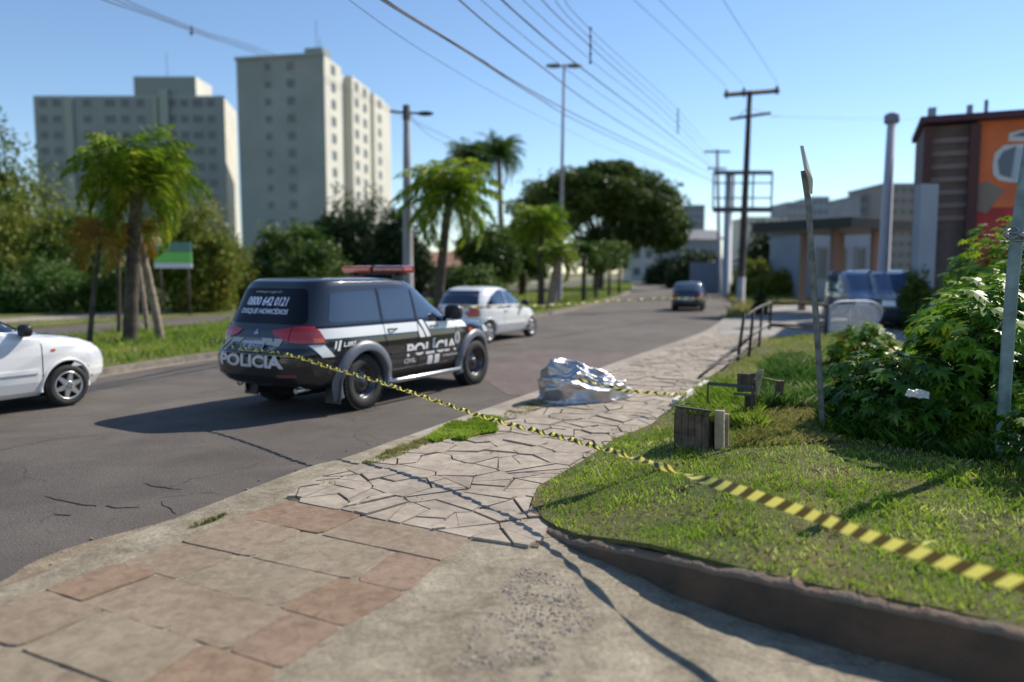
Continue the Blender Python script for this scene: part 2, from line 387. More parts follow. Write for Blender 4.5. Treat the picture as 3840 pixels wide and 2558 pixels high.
# --- big flagstones in the foreground
LP = [(1090, 1868), (890, 1930), (670, 2025), (450, 2105), (160, 2205), (-180, 2335), (-620, 2520), (-1300, 2790)]
RP = [(1760, 2010), (1655, 2097), (1530, 2212), (1290, 2340), (1060, 2500), (800, 2700), (450, 2950), (0, 3300)]
SPL = [[.44], [.36, .80], [.30, .74], [.20, .55, .80], [.30, .72], [.25, .5, .75], [.4, .8]]
CLS = [[2, 0], [0, 1, 3], [0, 1, 2], [2, 0, 0, 3], [0, 1, 2], [0, 1, 0, 2], [1, 0, 2]]
bm = bmesh.new(); random.seed(9)
LG = [G(x, y, .11) for x, y in LP]; RG = [G(x, y, .11) for x, y in RP]
for i in range(len(LG)-1):
    fr = [0] + SPL[i] + [1]
    for k in range(len(fr)-1):
        a, b = LG[i].lerp(RG[i], fr[k]), LG[i].lerp(RG[i], fr[k+1]); sk = rnd(-.015, .015)
        c, d = LG[i+1].lerp(RG[i+1], fr[k+1]+sk*(fr[k+1] < 1)), LG[i+1].lerp(RG[i+1], fr[k]+sk*(fr[k] > 0))
        q = [a, b, c, d]; cen = (a+b+c+d)/4; out = []
        for e in range(4):                                     # uneven, slightly chipped outline
            p0, p1 = q[e], q[(e+1) % 4]; seg = 9
            for t in range(seg):
                p = p0.lerp(p1, t/seg); p = p + (cen-p).normalized()*(.006 + .006*noise.noise(p*9))
                if t == 0: p = p + (cen-p).normalized()*rnd(.004, .03)
                out.append(p)
        z0 = .100 + rnd(-.004, .005); tx, ty = rnd(-.006, .006), rnd(-.006, .006)
        hz = lambda p: dz(p.x, p.y) - .092 + z0 + tx*(p.x-cen.x) + ty*(p.y-cen.y)
        top = [bm.verts.new((p.x, p.y, hz(p))) for p in out]
        mid = [bm.verts.new(((p.x-cen.x)*1.008+cen.x, (p.y-cen.y)*1.008+cen.y, hz(p)-.006)) for p in out]
        bot = [bm.verts.new((v.co.x, v.co.y, .05)) for v in mid]; nn = len(top)
        f = bm.faces.new(top); f.material_index = CLS[i][k]
        for A, B in ((top, mid), (mid, bot)):
            for e in range(nn):
                g = bm.faces.new((A[e], B[e], B[(e+1) % nn], A[(e+1) % nn])); g.material_index = CLS[i][k]
bmesh.ops.recalc_face_normals(bm, faces=bm.faces[:])
o = bmobj('flagstone_pavement', bm, FL); o['kind'] = 'structure'

# --- lawn above the retaining wall
LEDGE = [(2040, 1945), (1992, 1885), (2022, 1815), (2169, 1735), (2310, 1640), (2440, 1590), (2512, 1540), (2610, 1440), (2756, 1354), (2821, 1288), (2900, 1262)]
LEW = [G(x, y, .13) for x, y in LEDGE]
WTOP = [(2060, 1958, .13), (2169, 2008, .16), (2300, 2030, .20), (2450, 2056, .25), (2600, 2090, .285), (2900, 2150, .305), (3100, 2195, .305), (3300, 2237, .305),
        (3500, 2275, .30), (3840, 2350, .30), (4400, 2480, .30)]
WTW = [G(x, y, z) for x, y, z in WTOP]
far_edge = [Vector((9.5, 15.5, 0)), Vector((14, 15.5, 0)), Vector((14, 1.0, 0)), Vector((5.5, 1.4, 0))]
LAWN = [xy(v) for v in LEW] + [xy(v) for v in far_edge] + [xy(v) for v in reversed(WTW)]
LE_np = np.array([[v.x, v.y] for v in LEW])
def edge_dist(x, y):
    x = np.asarray(x, dtype=float); y = np.asarray(y, dtype=float); best = np.full(x.shape, 1e9)
    for i in range(len(LE_np)-1):
        a, b = LE_np[i], LE_np[i+1]; d = b-a; t = np.clip(((x-a[0])*d[0] + (y-a[1])*d[1])/(d@d), 0, 1)
        best = np.minimum(best, np.hypot(x-a[0]-t*d[0], y-a[1]-t*d[1]))
    return best
def lz_np(x, y):
    t = np.clip(edge_dist(x, y)/1.5, 0, 1); return .125 + .175*t*t*(3-2*t)
def lz(x, y): return float(lz_np(x, y)) + .012*noise.noise(Vector((x*2, y*2, 3)))
sheet('lawn', LAWN, lz, M_soil, cuts=(.35, 8), skirt=.03)

# --- retaining wall (a crumbling rendered brick edge)
M_wall = mat('shaded render over brick', (.065, .050, .036), .95, var=.3, scale=3, bump=.9, bscale=22, col2=(.125, .078, .052), bdist=.03)  # base colour darkened to carry the shade on the wall face
WS = smoothpoly(WTW, 8); bm = bmesh.new(); rows = []
for i, p in enumerate(WS):
    t = (WS[min(i+1, len(WS)-1)] - WS[max(i-1, 0)]).normalized(); nrm = Vector((-t.y, t.x, 0)).normalized()
    if nrm.y > 0: nrm = -nrm
    j = noise.noise(p*3.1)*.022; k = noise.noise(p*13)*.011 + noise.noise(p*31)*.006; zt = p.z - .012 + j*.6 + k
    prof = [(-.10, zt-.03), (-.02, zt), (.05+j, zt-.004+k), (.075+j, zt-.03), (.07+j+k, zt-.10), (.085+j-k, zt-.20), (.10+j, -.12)]
    rows.append([bm.verts.new((p.x+nrm.x*a, p.y+nrm.y*a, max(z, -.12))) for a, z in prof])
for a, b in zip(rows, rows[1:]):
    for k in range(len(a)-1): bm.faces.new((a[k], a[k+1], b[k+1], b[k])).smooth = True
bmesh.ops.recalc_face_normals(bm, faces=bm.faces[:])
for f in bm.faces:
    if f.normal.z > .55: f.material_index = 1  # upward faces get a lighter colour for the sunlit top edge
tag(bmobj('retaining_wall', bm, [M_wall, mat('worn sunlit brick coping', (.15, .125, .09), .95, var=.3, scale=6, bump=.8, bscale=30, col2=(.20, .13, .09))]), 'low crumbling brick and render wall holding up the lawn beside the driveway', 'wall')

# --- grass
def patch_np(x, y):
    return np.sin(x*2.3+1.2*np.sin(y*1.9))*np.sin(y*2.7+1.4*np.sin(x*2.1+1)) + .5*np.sin(x*6.1+y*3)*np.sin(y*5.3-x*2)
def grass(name, P, n, h, wdt, zf, m, lean=.5, dens=None, seed=1, clump=1.6):
    rg = np.random.default_rng(seed); P = np.array(P)[:, :2]; lo, hi = P.min(0), P.max(0)
    X = rg.uniform(lo[0], hi[0], n); Y = rg.uniform(lo[1], hi[1], n)
    k = inpoly(P, X, Y); X, Y = X[k], Y[k]
    if dens is not None:
        k = rg.random(len(X)) < dens(X, Y); X, Y = X[k], Y[k]
    cl = .5 + .5*np.sin(X*clump*2.1 + np.sin(Y*clump*1.7)*2)*np.sin(Y*clump*2.3 + np.sin(X*clump*1.3)*2)
    H = h*rg.uniform(.45, 1.2, len(X))*(.65 + .6*cl); A = rg.uniform(0, 2*math.pi, len(X)); L = H*rg.uniform(0, lean*2, len(X)); B = rg.uniform(0, 2*math.pi, len(X))
    Z = zf(X, Y); W = wdt*rg.uniform(.6, 1.3, len(X))
    V = np.zeros((len(X), 5, 3)) if False else None
    ca, sa = np.cos(A)*W/2, np.sin(A)*W/2; dx, dy = np.cos(B)*L, np.sin(B)*L
    p0 = np.stack([X-ca, Y-sa, Z-.01], 1); p1 = np.stack([X+ca, Y+sa, Z-.01], 1)
    p2 = np.stack([X+ca*.8+dx*.4, Y+sa*.8+dy*.4, Z+H*.6], 1); p3 = np.stack([X+dx, Y+dy, Z+H*.95], 1)
    V = np.stack([p0, p1, p2, p3], 1).reshape(-1, 3)
    o = fastmesh(name, V, 4, m); o['kind'] = 'stuff'; return o
M_blade = leaf_mat('lawn grass blade', (.13, .24, .015), (.36, .48, .05), (.62, .64, .20), scale=1.6, trans=.4)
M_straw = leaf_mat('dead straw', (.16, .12, .06), (.30, .23, .12), (.40, .32, .2), scale=2, trans=.2)
M_blade2 = leaf_mat('bright verge grass blade', (.09, .17, .015), (.24, .34, .035), (.34, .34, .08), scale=.5, trans=.45)
M_dry = leaf_mat('yellowing grass blade', (.12, .15, .03), (.31, .30, .09), (.40, .33, .16), scale=.8, trans=.4)
near = [p for p in LAWN]
grass('lawn_grass', near, 560000, .042, .0075, lz_np, M_blade, .55, dens=lambda x, y: np.clip(1.25 - (y-3)/8, .22, 1)*np.clip(edge_dist(x, y)/.12, .12, 1)*np.where(x < 9.5, 1, .15)*np.clip(1.15-patch_np(x, y)*.8, .28, 1), seed=2)
grass('lawn_grass', near, 60000, .075, .010, lz_np, M_blade, .8, dens=lambda x, y: np.clip(-patch_np(x, y)*1.2, .03, 1)*np.clip(edge_dist(x, y)/.12, .12, 1)*np.where(x < 9.5, 1, .0)*np.clip(1.25 - (y-3)/8, .22, 1), seed=12)
grass('lawn_grass', near, 60000, .04, .008, lz_np, M_straw, 1.4, dens=lambda x, y: np.clip(.1+patch_np(x, y)*.9, .05, 1)*np.where(x < 9.5, 1, .0)*np.clip(1.25 - (y-3)/8, .22, 1), seed=13)
grass('lawn_grass', [p for p in LAWN], 26000, .095, .008, lz_np, M_dry, .5, dens=lambda x, y: np.clip((y-7.2)/3, .02, 1)*np.where(x < 9, 1, 0), seed=3)
# tufts of grass on the pavement edge
for i, (pp, n_, hh) in enumerate(((((1345, 1742), (1500, 1672), (1640, 1622), (1660, 1640), (1500, 1712), (1370, 1752)), 3800, .03),
                                  (((1600, 1650), (1650, 1612), (1700, 1588), (1745, 1590), (1790, 1566), (1850, 1566), (1895, 1580), (1850, 1600), (1862, 1622), (1800, 1630), (1740, 1652), (1690, 1645), (1640, 1662)), 5200, .05),
                                  (((1900, 1540), (2010, 1502), (2060, 1520), (1960, 1560), (1880, 1580)), 1700, .03),
                                  (((690, 1982), (850, 1925), (880, 1912), (800, 1950)), 700, .025))):
    grass('pavement_weeds', [xy(G(x, y, .11)) for x, y in pp], n_*(8 if i == 1 else 3), hh, .007, lambda x, y: np.full(x.shape, .108), M_blade if i == 1 else M_dry, .6, seed=20+i, clump=6,
          dens=lambda x, y: np.clip(.75 + .8*np.sin(x*9+np.sin(y*7)*2)*np.sin(y*8+x*3), .06, 1))
# weeds in the joints of the crazy paving
cw = np.array(CPW)
grass('joint_weeds', CPW, 60000, .02, .006, lambda x, y: np.full(x.shape, .108), M_dry, .8,
      dens=lambda x, y: (np.sin(x*5.1+y*2)*np.sin(y*4.3-x*1.3) > .86)*np.where(y < 12, 1., .0), seed=31)

# --- median with its kerb
MN = [(-700, 1600), (400, 1408), (810, 1344), (1300, 1278), (2000, 1190), (2200, 1150), (2330, 1112), (2378, 1082), (2372, 1066)]
MF = [(2330, 1060), (2200, 1072), (1700, 1122), (1200, 1180), (700, 1238), (300, 1274), (-700, 1370)]
MNW = [G(x, y) for x, y in MN]; MFW = [G(x, y) for x, y in MF]
MS = smoothpoly(MNW, 5)
MEDP = [xy(v) for v in MS] + [xy(v) for v in MFW]
sheet('median', MEDP, lambda x, y: gz(x, y) + .13, M_kerb, cuts=(3, 150), skirt=.13)
inner = []
for i, v in enumerate(MS):
    t = (MS[min(i+1, len(MS)-1)] - MS[max(i-1, 0)]).normalized(); inner.append(v + Vector((-t.y, t.x, 0))*.14)
MEDG = [xy(v) for v in inner] + [xy(v) for v in MFW]
sheet('median_turf', MEDG, lambda x, y: gz(x, y) + .135, M_turf, cuts=(3, 150))
gzn = np.vectorize(gz)
grass('median_grass', MEDG, 330000, .17, .02, lambda x, y: gzn(x, y) + .13, M_blade2, .5, dens=lambda x, y: np.clip(1.3-(y-14)/40, .25, 1), seed=5, clump=.8)
# pale line of grit at the foot of the kerb
gl = []
for i, v in enumerate(MS):
    t = (MS[min(i+1, len(MS)-1)] - MS[max(i-1, 0)]).normalized(); gl.append(v - Vector((-t.y, t.x, 0))*.10)
sheet('kerb_grit', [xy(v) for v in gl[:-6]] + [xy(v) for v in reversed(MS[:-6])], lambda x, y: gz(x, y) + .005, M_path, cuts=(4, 60))

# --- verge, dirt path and turf beyond the far carriageway
off = lambda v, a: (v.x - a*.9, v.y + a*.45)
sheet('verge', [xy(v) for v in OW] + [off(v, 9) for v in reversed(OW)], lambda x, y: gz(x, y) + .07, M_turf, cuts=(4, 150), skirt=.1)
sheet('path', [off(v, 2.3) for v in OW] + [off(v, 5.0) for v in reversed(OW)], lambda x, y: gz(x, y) + .08, M_path, cuts=(4, 150))
grass('verge_grass', [off(v, .2) for v in OW] + [off(v, 2.1) for v in reversed(OW)], 90000, .13, .03, lambda x, y: gzn(x, y) + .07, M_dry, .6,
      dens=lambda x, y: np.clip(1.2-(y-20)/60, .2, 1), seed=6, clump=.6)
# --- forecourt and its yellowing grass on the right
FC = [G(x, y, .1) for x, y in ((2690, 1225), (2760, 1192), (2830, 1170), (2900, 1150), (3060, 1138), (3900, 1138), (4600, 1290), (3000, 1290), (2900, 1262), (2700, 1258))]
sheet('forecourt', [xy(v) for v in FC], lambda x, y: gz(x, y) + .100, mat('grey forecourt concrete', (.25, .23, .205), .9, var=.22, scale=.8, bump=.2), cuts=(3, 80))
FG = [G(x, y, .1) for x, y in ((2700, 1192), (2760, 1160), (2745, 1128), (2700, 1096), (2800, 1080), (3080, 1080), (3080, 1136), (2900, 1148), (2830, 1168), (2780, 1190))]
sheet('roadside_turf', [xy(v) for v in FG], lambda x, y: gz(x, y) + .104, M_turf, cuts=(4, 150))
grass('roadside_grass', [xy(v) for v in FG], 60000, .3, .05, lambda x, y: gzn(x, y) + .10, M_dry, .5, seed=8, clump=.3)
# --- loose grit and pebbles on the driveway and gutter
def pebbles(name, pts, smin, smax, m, seed):
    rg = random.Random(seed); bm = bmesh.new()
    for x, y, z in pts:
        s = smin + (smax-smin)*rg.random()**3
        r = bmesh.ops.create_icosphere(bm, subdivisions=1, radius=s)
        Mx = Matrix.Translation((x, y, z + s*.15)) @ Matrix.Rotation(rg.uniform(0, 6), 4, 'Z') @ Matrix.Diagonal((rg.uniform(.7, 1.4), rg.uniform(.7, 1.2), rg.uniform(.4, .8), 1))
        bmesh.ops.transform(bm, matrix=Mx, verts=r['verts'])
    o = bmobj(name, bm, m); o['kind'] = 'stuff'; return o
random.seed(12); pts = []
PT = [xy(G(x, y, .09)) for x, y in ((1960, 2120), (2150, 2180), (2230, 2330), (2050, 2558), (1850, 2558), (1700, 2480), (1850, 2250))]
pa = np.array(PT); lo, hi = pa.min(0), pa.max(0)
while len(pts) < 1500:
    x, y = rnd(lo[0], hi[0]), rnd(lo[1], hi[1])
    if inpoly(PT, np.array([x]), np.array([y]))[0] and noise.noise(Vector((x*5, y*5, 0))) > -.05 - rnd(0, .2): pts.append((x, y, dz(x, y)))
pebbles('exposed_gravel', pts, .0025, .012, mat('gravel', (.16, .14, .12), .9, var=.5, scale=30, col2=(.42, .37, .30)), 3)
pts = []
for i in range(260):
    v = KS[random.randrange(8, 60)]; a = abs(random.gauss(0, .22)); pts.append((v.x - .8*a + rnd(-.1, .1), v.y + .5*a + rnd(-.1, .1), .004))
pebbles('gutter_gravel', pts, .004, .018, mat('gutter gravel', (.12, .10, .085), .9, var=.5, scale=30, col2=(.36, .31, .25)), 5)

# --- tarred cracks: thin raised seams of old sealant in the asphalt (part of the road surface)
def crack(pts, w_):
    P = smoothpoly([G(x, y) for x, y in pts], 8); L, Rr = [], []
    for i, p in enumerate(P):
        t = (P[min(i+1, len(P)-1)] - P[max(i-1, 0)]).normalized(); nr = Vector((-t.y, t.x, 0)); j = noise.noise(p*7)*.03; k = w_*(.5+.9*abs(noise.noise(p*9+Vector((5, 0, 0)))))*math.sin(math.pi*(i+.5)/len(P))**.4
        L.append((p.x+nr.x*(j+k), p.y+nr.y*(j+k))); Rr.append((p.x+nr.x*(j-k), p.y+nr.y*(j-k)))
    return L, Rr
bm = bmesh.new()
for pts, w_ in ((((165, 1862), (240, 1880), (320, 1893), (362, 1900)), .014), (((540, 1812), (600, 1826), (680, 1838)), .012), (((210, 1928), (270, 1932)), .012), (((395, 1898), (440, 1905), (520, 1905)), .014), (((600, 1880), (660, 1930)), .006),
                ((((-50, 1700), (200, 1650), (420, 1625))), .006)):
    L, Rr = crack(pts, w_)
    for i in range(len(L)-1): bm.faces.new([bm.verts.new((x, y, .004)) for x, y in (L[i], L[i+1], Rr[i+1], Rr[i])])
bmesh.ops.recalc_face_normals(bm, faces=bm.faces[:]); o = bmobj('road_cracks', bm, mat('open asphalt crack', (.012, .011, .010), .95)); o['kind'] = 'structure'

M_patch, _, _ = ramp_mix('reddish asphalt patch', .5, (.135, .105, .095), (.185, .148, .135), 55, (.55, .54, .54), (1.35, 1.32, 1.3), .9, .85, .012, .35)
PP = [xy(G(x, y)) for x, y in ((1900, 1480), (1990, 1490), (2290, 1372), (2440, 1318), (2250, 1325), (2050, 1312), (1870, 1335), (1780, 1400))]
sheet('road_patch', PP, lambda x, y: .0035, M_patch)

# ================================================================ VEHICLES
M_black = mat('black car paint', (.010, .011, .016), .22, coat=1, spec=.5)
M_white = mat('white car paint', (.80, .80, .79), .25, coat=1)
M_dark = mat('dark blue car paint', (.015, .022, .035), .22, coat=1)
M_bluep = mat('blue car paint', (.03, .06, .14), .25, coat=1)
M_trim = mat('grey plastic flare', (.12, .13, .155), .38, var=.08, scale=6)
M_blackpl = mat('black plastic trim', (.018, .018, .020), .45)
M_well = mat('wheel arch liner', (.010, .010, .010), .95, spec=.1)
M_tyre = mat('tyre rubber', (.022, .022, .022), .75, var=.3, scale=14, bump=.3)
M_steel = mat('dark steel rim', (.09, .09, .10), .35, metal=.7)
M_silver = mat('silver wheel paint', (.62, .62, .63), .3, metal=.7)
M_chrome = mat('brushed bar steel', (.65, .66, .68), .25, metal=1)
M_decal = mat('white vinyl decal', (.80, .80, .79), .35, coat=.4)
M_decalb = mat('pale blue vinyl lettering', (.68, .72, .92), .4)
M_decalg = mat('grey vinyl lettering', (.55, .55, .56), .4)
M_decald = mat('dull white vinyl', (.40, .41, .43), .45)  # greyer than the white of the side stripes
M_red = mat('red tail lamp', (.42, .012, .014), .15, coat=1)
M_amber = mat('amber red lamp', (.62, .11, .03), .2, coat=1)
M_clear = mat('clear lamp', (.75, .76, .78), .12, coat=1)
M_reflect = mat('dull red reflector', (.16, .05, .05), .3)
M_seam = mat('panel gap', (.004, .004, .004), .8, spec=.1)
def glass_mat(name, c, rough=.03, alpha=None):
    m = mat(name, c, rough, coat=1, spec=.8); return m
M_tint = glass_mat('tinted glass with sky sheen', (.022, .030, .055))  # blue of the reflected sky put into the base colour
M_tintb = mat('near black rear glass', (.004, .005, .009), .06, spec=.35)
M_glass = glass_mat('grey car glass', (.03, .04, .05))

class Shell:
    """closed car body described by horizontal slices: z -> front x, rear x, half width"""
    def __init__(s, T, nf=5.0, nr=6.0, m=4.5, dz=.018):
        s.T = T; s.nf, s.nr, s.m = nf, nr, m; s.z0, s.z1 = T[0][0], T[-1][0]; s.dz = dz
    def at(s, z):
        T = s.T; z = min(max(z, T[0][0]), T[-1][0])
        for i in range(len(T)-1):
            if z <= T[i+1][0]:
                t = (z - T[i][0])/(T[i+1][0] - T[i][0]); return [T[i][k] + (T[i+1][k]-T[i][k])*t for k in (1, 2, 3)]
    def side(s, x, z):
        xf, xr, b = s.at(z); c = (xf+xr)/2; a = (xf-xr)/2; n = s.nf if x > c else s.nr
        q = min(1, abs(x-c)/a)**n; return b*(1-q)**(1/s.m) if q < 1 else 0
    def rear(s, y, z):
        xf, xr, b = s.at(z); c = (xf+xr)/2; a = (xf-xr)/2
        return c - a*max(0, 1-min(1, abs(y)/b)**s.m)**(1/s.nr)
    def front(s, y, z):
        xf, xr, b = s.at(z); c = (xf+xr)/2; a = (xf-xr)/2
        return c + a*max(0, 1-min(1, abs(y)/b)**s.m)**(1/s.nf)
    def build(s, name, m, parent, arches=(), arch_r=.4, nang=128):
        zs = sorted({t[0] for t in s.T} | {s.z0 + i*s.dz for i in range(int((s.z1-s.z0)/s.dz)+1)})
        bm = bmesh.new(); rings = []
        for z in zs:
            xf, xr, b = s.at(z); c = (xf+xr)/2; a = (xf-xr)/2; ring = []
            for k in range(nang):
                q = 2*math.pi*k/nang; cx, sy = math.cos(q), math.sin(q)
                n = s.nf if cx > 0 else s.nr
                # equal-angle point on a superellipse
                rr = (abs(cx)**n + abs(sy)**s.m)
                t = 1.0; lo, hi = 0, 2
                e1, e2 = abs(cx), abs(sy)
                for _ in range(22):
                    t = (lo+hi)/2
                    if (t*e1)**n + (t*e2)**s.m > 1: hi = t
                    else: lo = t
                ring.append(bm.verts.new((c + a*t*cx, b*t*sy, z)))
            rings.append(ring)
        for r0, r1 in zip(rings, rings[1:]):
            for k in range(nang): bm.faces.new((r0[k], r0[(k+1) % nang], r1[(k+1) % nang], r1[k]))
        bm.faces.new(list(reversed(rings[0]))); bm.faces.new(rings[-1])
        bmesh.ops.recalc_face_normals(bm, faces=bm.faces[:])
        o = bmobj(name, bm, [m, M_well], parent, smooth=True)
        if arches:
            bc = bmesh.new()
            for ax in arches:
                for sg in (1, -1):
                    r = bmesh.ops.create_cone(bc, cap_ends=True, segments=40, radius1=arch_r, radius2=arch_r, depth=.62)
                    bmesh.ops.transform(bc, matrix=Matrix.Translation((ax[0], sg*.86, ax[1])) @ Matrix.Rotation(math.pi/2, 4, 'X'), verts=r['verts'])
            cut = bmobj('cutter', bc, M_well)
            md = o.modifiers.new('b', 'BOOLEAN'); md.object = cut; md.operation = 'DIFFERENCE'; md.solver = 'EXACT'
            try: md.material_mode = 'TRANSFER'
            except Exception: pass
            cut.parent = parent
            bpy.context.view_layer.update()
            dg = bpy.context.evaluated_depsgraph_get()
            me = bpy.data.meshes.new_from_object(o.evaluated_get(dg)); o.modifiers.clear(); old = o.data; o.data = me
            bpy.data.objects.remove(cut, do_unlink=True); bpy.data.meshes.remove(old)
            for p in me.polygons:
                if abs(p.normal.z) > .995 and p.area > .3: p.use_smooth = False
        return o
def flat_mesh_from_polys(polys):
    bm = bmesh.new()
    for P in polys:
        try: bm.faces.new([bm.verts.new((p[0], p[1], 0)) for p in P])
        except ValueError: pass
    return bm
def chop(bm, step):
    xs = [v.co.x for v in bm.verts]; ys = [v.co.y for v in bm.verts]
    if not xs: return
    for lo, hi, ax in ((min(xs), max(xs), 0), (min(ys), max(ys), 1)):
        n = int((hi-lo)/step)
        for i in range(1, n+1):
            co = [0, 0, 0]; no = [0, 0, 0]; co[ax] = lo + (hi-lo)*i/(n+1); no[ax] = 1
            bmesh.ops.bisect_plane(bm, geom=bm.verts[:]+bm.edges[:]+bm.faces[:], plane_co=co, plane_no=no)
def wrap(name, bm, fn, m, parent, step=.07, thick=0, smooth=True):
    """lay a flat figure on a curved body: fn(u, v, lift) -> point"""
    chop(bm, step)
    if thick:
        r = bmesh.ops.extrude_face_region(bm, geom=bm.faces[:]); top = {v for v in r['geom'] if isinstance(v, bmesh.types.BMVert)}
    else: top = set(bm.verts)
    for v in bm.verts: v.co = Vector(fn(v.co.x, v.co.y, (thick if v in top else -.004) if thick else 0))
    bmesh.ops.recalc_face_normals(bm, faces=bm.faces[:])
    o = bmobj(name, bm, m, parent, smooth=smooth and not thick); return o
def text_bm(s, size, bold=0, shear=0, align='LEFT', space=1, sx=1):
    c = bpy.data.curves.new('t', 'FONT'); c.body = s; c.size = size; c.offset = bold; c.shear = shear; c.align_x = align; c.space_character = space; c.resolution_u = 3
    o = bpy.data.objects.new('t', c); COL.objects.link(o); bpy.context.view_layer.update()
    me = bpy.data.meshes.new_from_object(o.evaluated_get(bpy.context.evaluated_depsgraph_get()))
    bpy.data.objects.remove(o, do_unlink=True)
    bm = bmesh.new(); bm.from_mesh(me); bpy.data.meshes.remove(me)
    for v in bm.verts: v.co.x *= sx
    return bm
def shift(bm, dx, dy):
    for v in bm.verts: v.co.x += dx; v.co.y += dy
    return bm
def rounded(P, r=.03, n=4):
    out = []
    P = [Vector(p).to_2d() for p in P]
    for i in range(len(P)):
        a, b, c = P[i-1], P[i], P[(i+1) % len(P)]; u = (a-b); v = (c-b); rr = min(r, u.length*.45, v.length*.45); p0 = b + u.normalized()*rr; p1 = b + v.normalized()*rr
        for k in range(n+1):
            t = k/n; out.append(tuple((1-t)**2*p0 + 2*t*(1-t)*b + t*t*p1))
    return out
def side_fn(S, sg, lift):
    return lambda u, v, t: (u, sg*(S.side(u, v) + lift + t), v)
def rear_fn(S, lift): return lambda u, v, t: (S.rear(u, v) - lift - t, -u, v)
def front_fn(S, lift): return lambda u, v, t: (S.front(u, v) + lift + t, u, v)
def strip(pts, wd):                                            # thin band along a 2-D path, as quads
    out = []; P = [Vector(p).to_2d() for p in pts]
    nr = []
    for i in range(len(P)):
        t = (P[min(i+1, len(P)-1)] - P[max(i-1, 0)]).normalized(); nr.append(Vector((-t.y, t.x))*wd/2)
    for i in range(len(P)-1): out.append([tuple(P[i]+nr[i]), tuple(P[i+1]+nr[i+1]), tuple(P[i+1]-nr[i+1]), tuple(P[i]-nr[i])])
    return out
def flare(name, S, sg, ax, r0, r1, out, m, parent, a0=-12, a1=192, zmin=.3):
    bm = bmesh.new(); rows = []
    prof = [(r0, -.10), (r0, out*.9), (r0+.015, out), (r0+(r1-r0)*.55, out*.85), (r1-.01, out*.35), (r1, -.006)]
    for k in range(49):
        q = R(a0 + (a1-a0)*k/48); row = []
        for r, off in prof:
            x, z = ax[0] + r*math.cos(q), ax[1] + r*math.sin(q); x0, z0 = ax[0] + r1*math.cos(q), ax[1] + r1*math.sin(q)
            row.append(bm.verts.new((x, sg*(S.side(x0, max(z0, S.z0+.12)) + off), z)))
        rows.append(row)
    for a, b in zip(rows, rows[1:]):
        for k in range(len(prof)-1): bm.faces.new((a[k], a[k+1], b[k+1], b[k]))
    bmesh.ops.recalc_face_normals(bm, faces=bm.faces[:])
    return bmobj(name, bm, m, parent, smooth=True)
def wheel(parent, loc, r, wd, sg, style, rim_r=None):
    o = bpy.data.objects.new('wheel', None); COL.objects.link(o); o.parent = parent; o.location = loc; o.empty_display_size = .1
    rr = rim_r or r*.60; h = wd/2
    bm = bmesh.new(); s = sg
    lathe(bm, [(rr-.01, -h*.80*s), (rr+.02, -h*s), (r*.90, -h*1.02*s), (r-.012, -h*.80*s), (r, -h*.5*s), (r, h*.5*s), (r-.012, h*.80*s), (r*.90, h*1.02*s), (rr+.02, h*s), (rr-.005, h*.78*s)], 56, 'Y')
    if style == 'steel':                                        # chunky tread blocks
        for k in range(44):
            q = 2*math.pi*k/44
            for yy in (-h*.75, 0, h*.75):
                box(bm, ((r+.002)*math.cos(q+yy*.8), yy, (r+.002)*math.sin(q+yy*.8)), (.016, h*.42, .034), Matrix.Rotation(-q-yy*.8, 3, 'Y'))
    bmesh.ops.recalc_face_normals(bm, faces=bm.faces[:]); bmobj('tyre', bm, M_tyre, o)
    bm = bmesh.new(); f = h*s
    if style == 'steel':
        lathe(bm, [(rr, f*.86), (rr*.93, f*.80), (rr*.90, f*.40), (rr*.80, f*.28), (rr*.60, f*.45), (rr*.45, f*.62), (rr*.36, f*.50), (rr*.30, f*.62), (rr*.24, f*.72), (.001, f*.74)], 48, 'Y')
        m = M_steel
    else:
        lathe(bm, [(rr, f*.86), (rr*.92, f*.84), (rr*.88, f*.30), (rr*.5, f*.25), (.001, f*.25)], 48, 'Y', mi=1); m = [M_silver, M_blackpl]
        lathe(bm, [(rr*1.02, f*.80), (rr*1.02, f*.93), (rr*.94, f*.95), (rr*.90, f*.84)], 48, 'Y')
        nsp = 6
        for k in range(nsp):
            q = 2*math.pi*k/nsp + .3; c, sn = math.cos(q), math.sin(q)
            w0, w1 = rr*.22, rr*.13
            P = [(rr*.18, w0), (rr*.93, w1*.85), (rr*.97, w1*1.9), (rr*.97, -w1*1.9), (rr*.93, -w1*.85), (rr*.18, -w0)]
            a = [bm.verts.new((p*c - t*sn, f*(.90 - .12*(p/rr < .3)*-1), p*sn + t*c)) for p, t in P]
            b = [bm.verts.new((p*c - t*sn, f*.55, p*sn + t*c)) for p, t in P]
            bm.faces.new(a); bm.faces.new(list(reversed(b)))
            for e in range(6): bm.faces.new((a[e], b[e], b[(e+1) % 6], a[(e+1) % 6]))
        lathe(bm, [(rr*.34, f*.60), (rr*.34, f*.98), (rr*.28, f*1.04), (.001, f*1.05)], 32, 'Y')
    n = 12 if style == 'steel' else 4                           # ventilation holes or wheel nuts, dark pits in the rim
    m = (m if isinstance(m, list) else [m, M_blackpl]) + [M_well]
    for k in range(n):
        q = 2*math.pi*k/n + .4; q_r = rr*.70 if style == 'steel' else rr*.17; y = f*.375 if style == 'steel' else f*1.05
        lathe(bm, [(rr*.055, y-.01), (rr*.055, y+.004*s), (.001, y+.004*s)], 10, 'Y', c=(q_r*math.cos(q), 0, q_r*math.sin(q)), mi=2)
    bmesh.ops.recalc_face_normals(bm, faces=bm.faces[:]); bmobj('rim', bm, m, o)
    return o
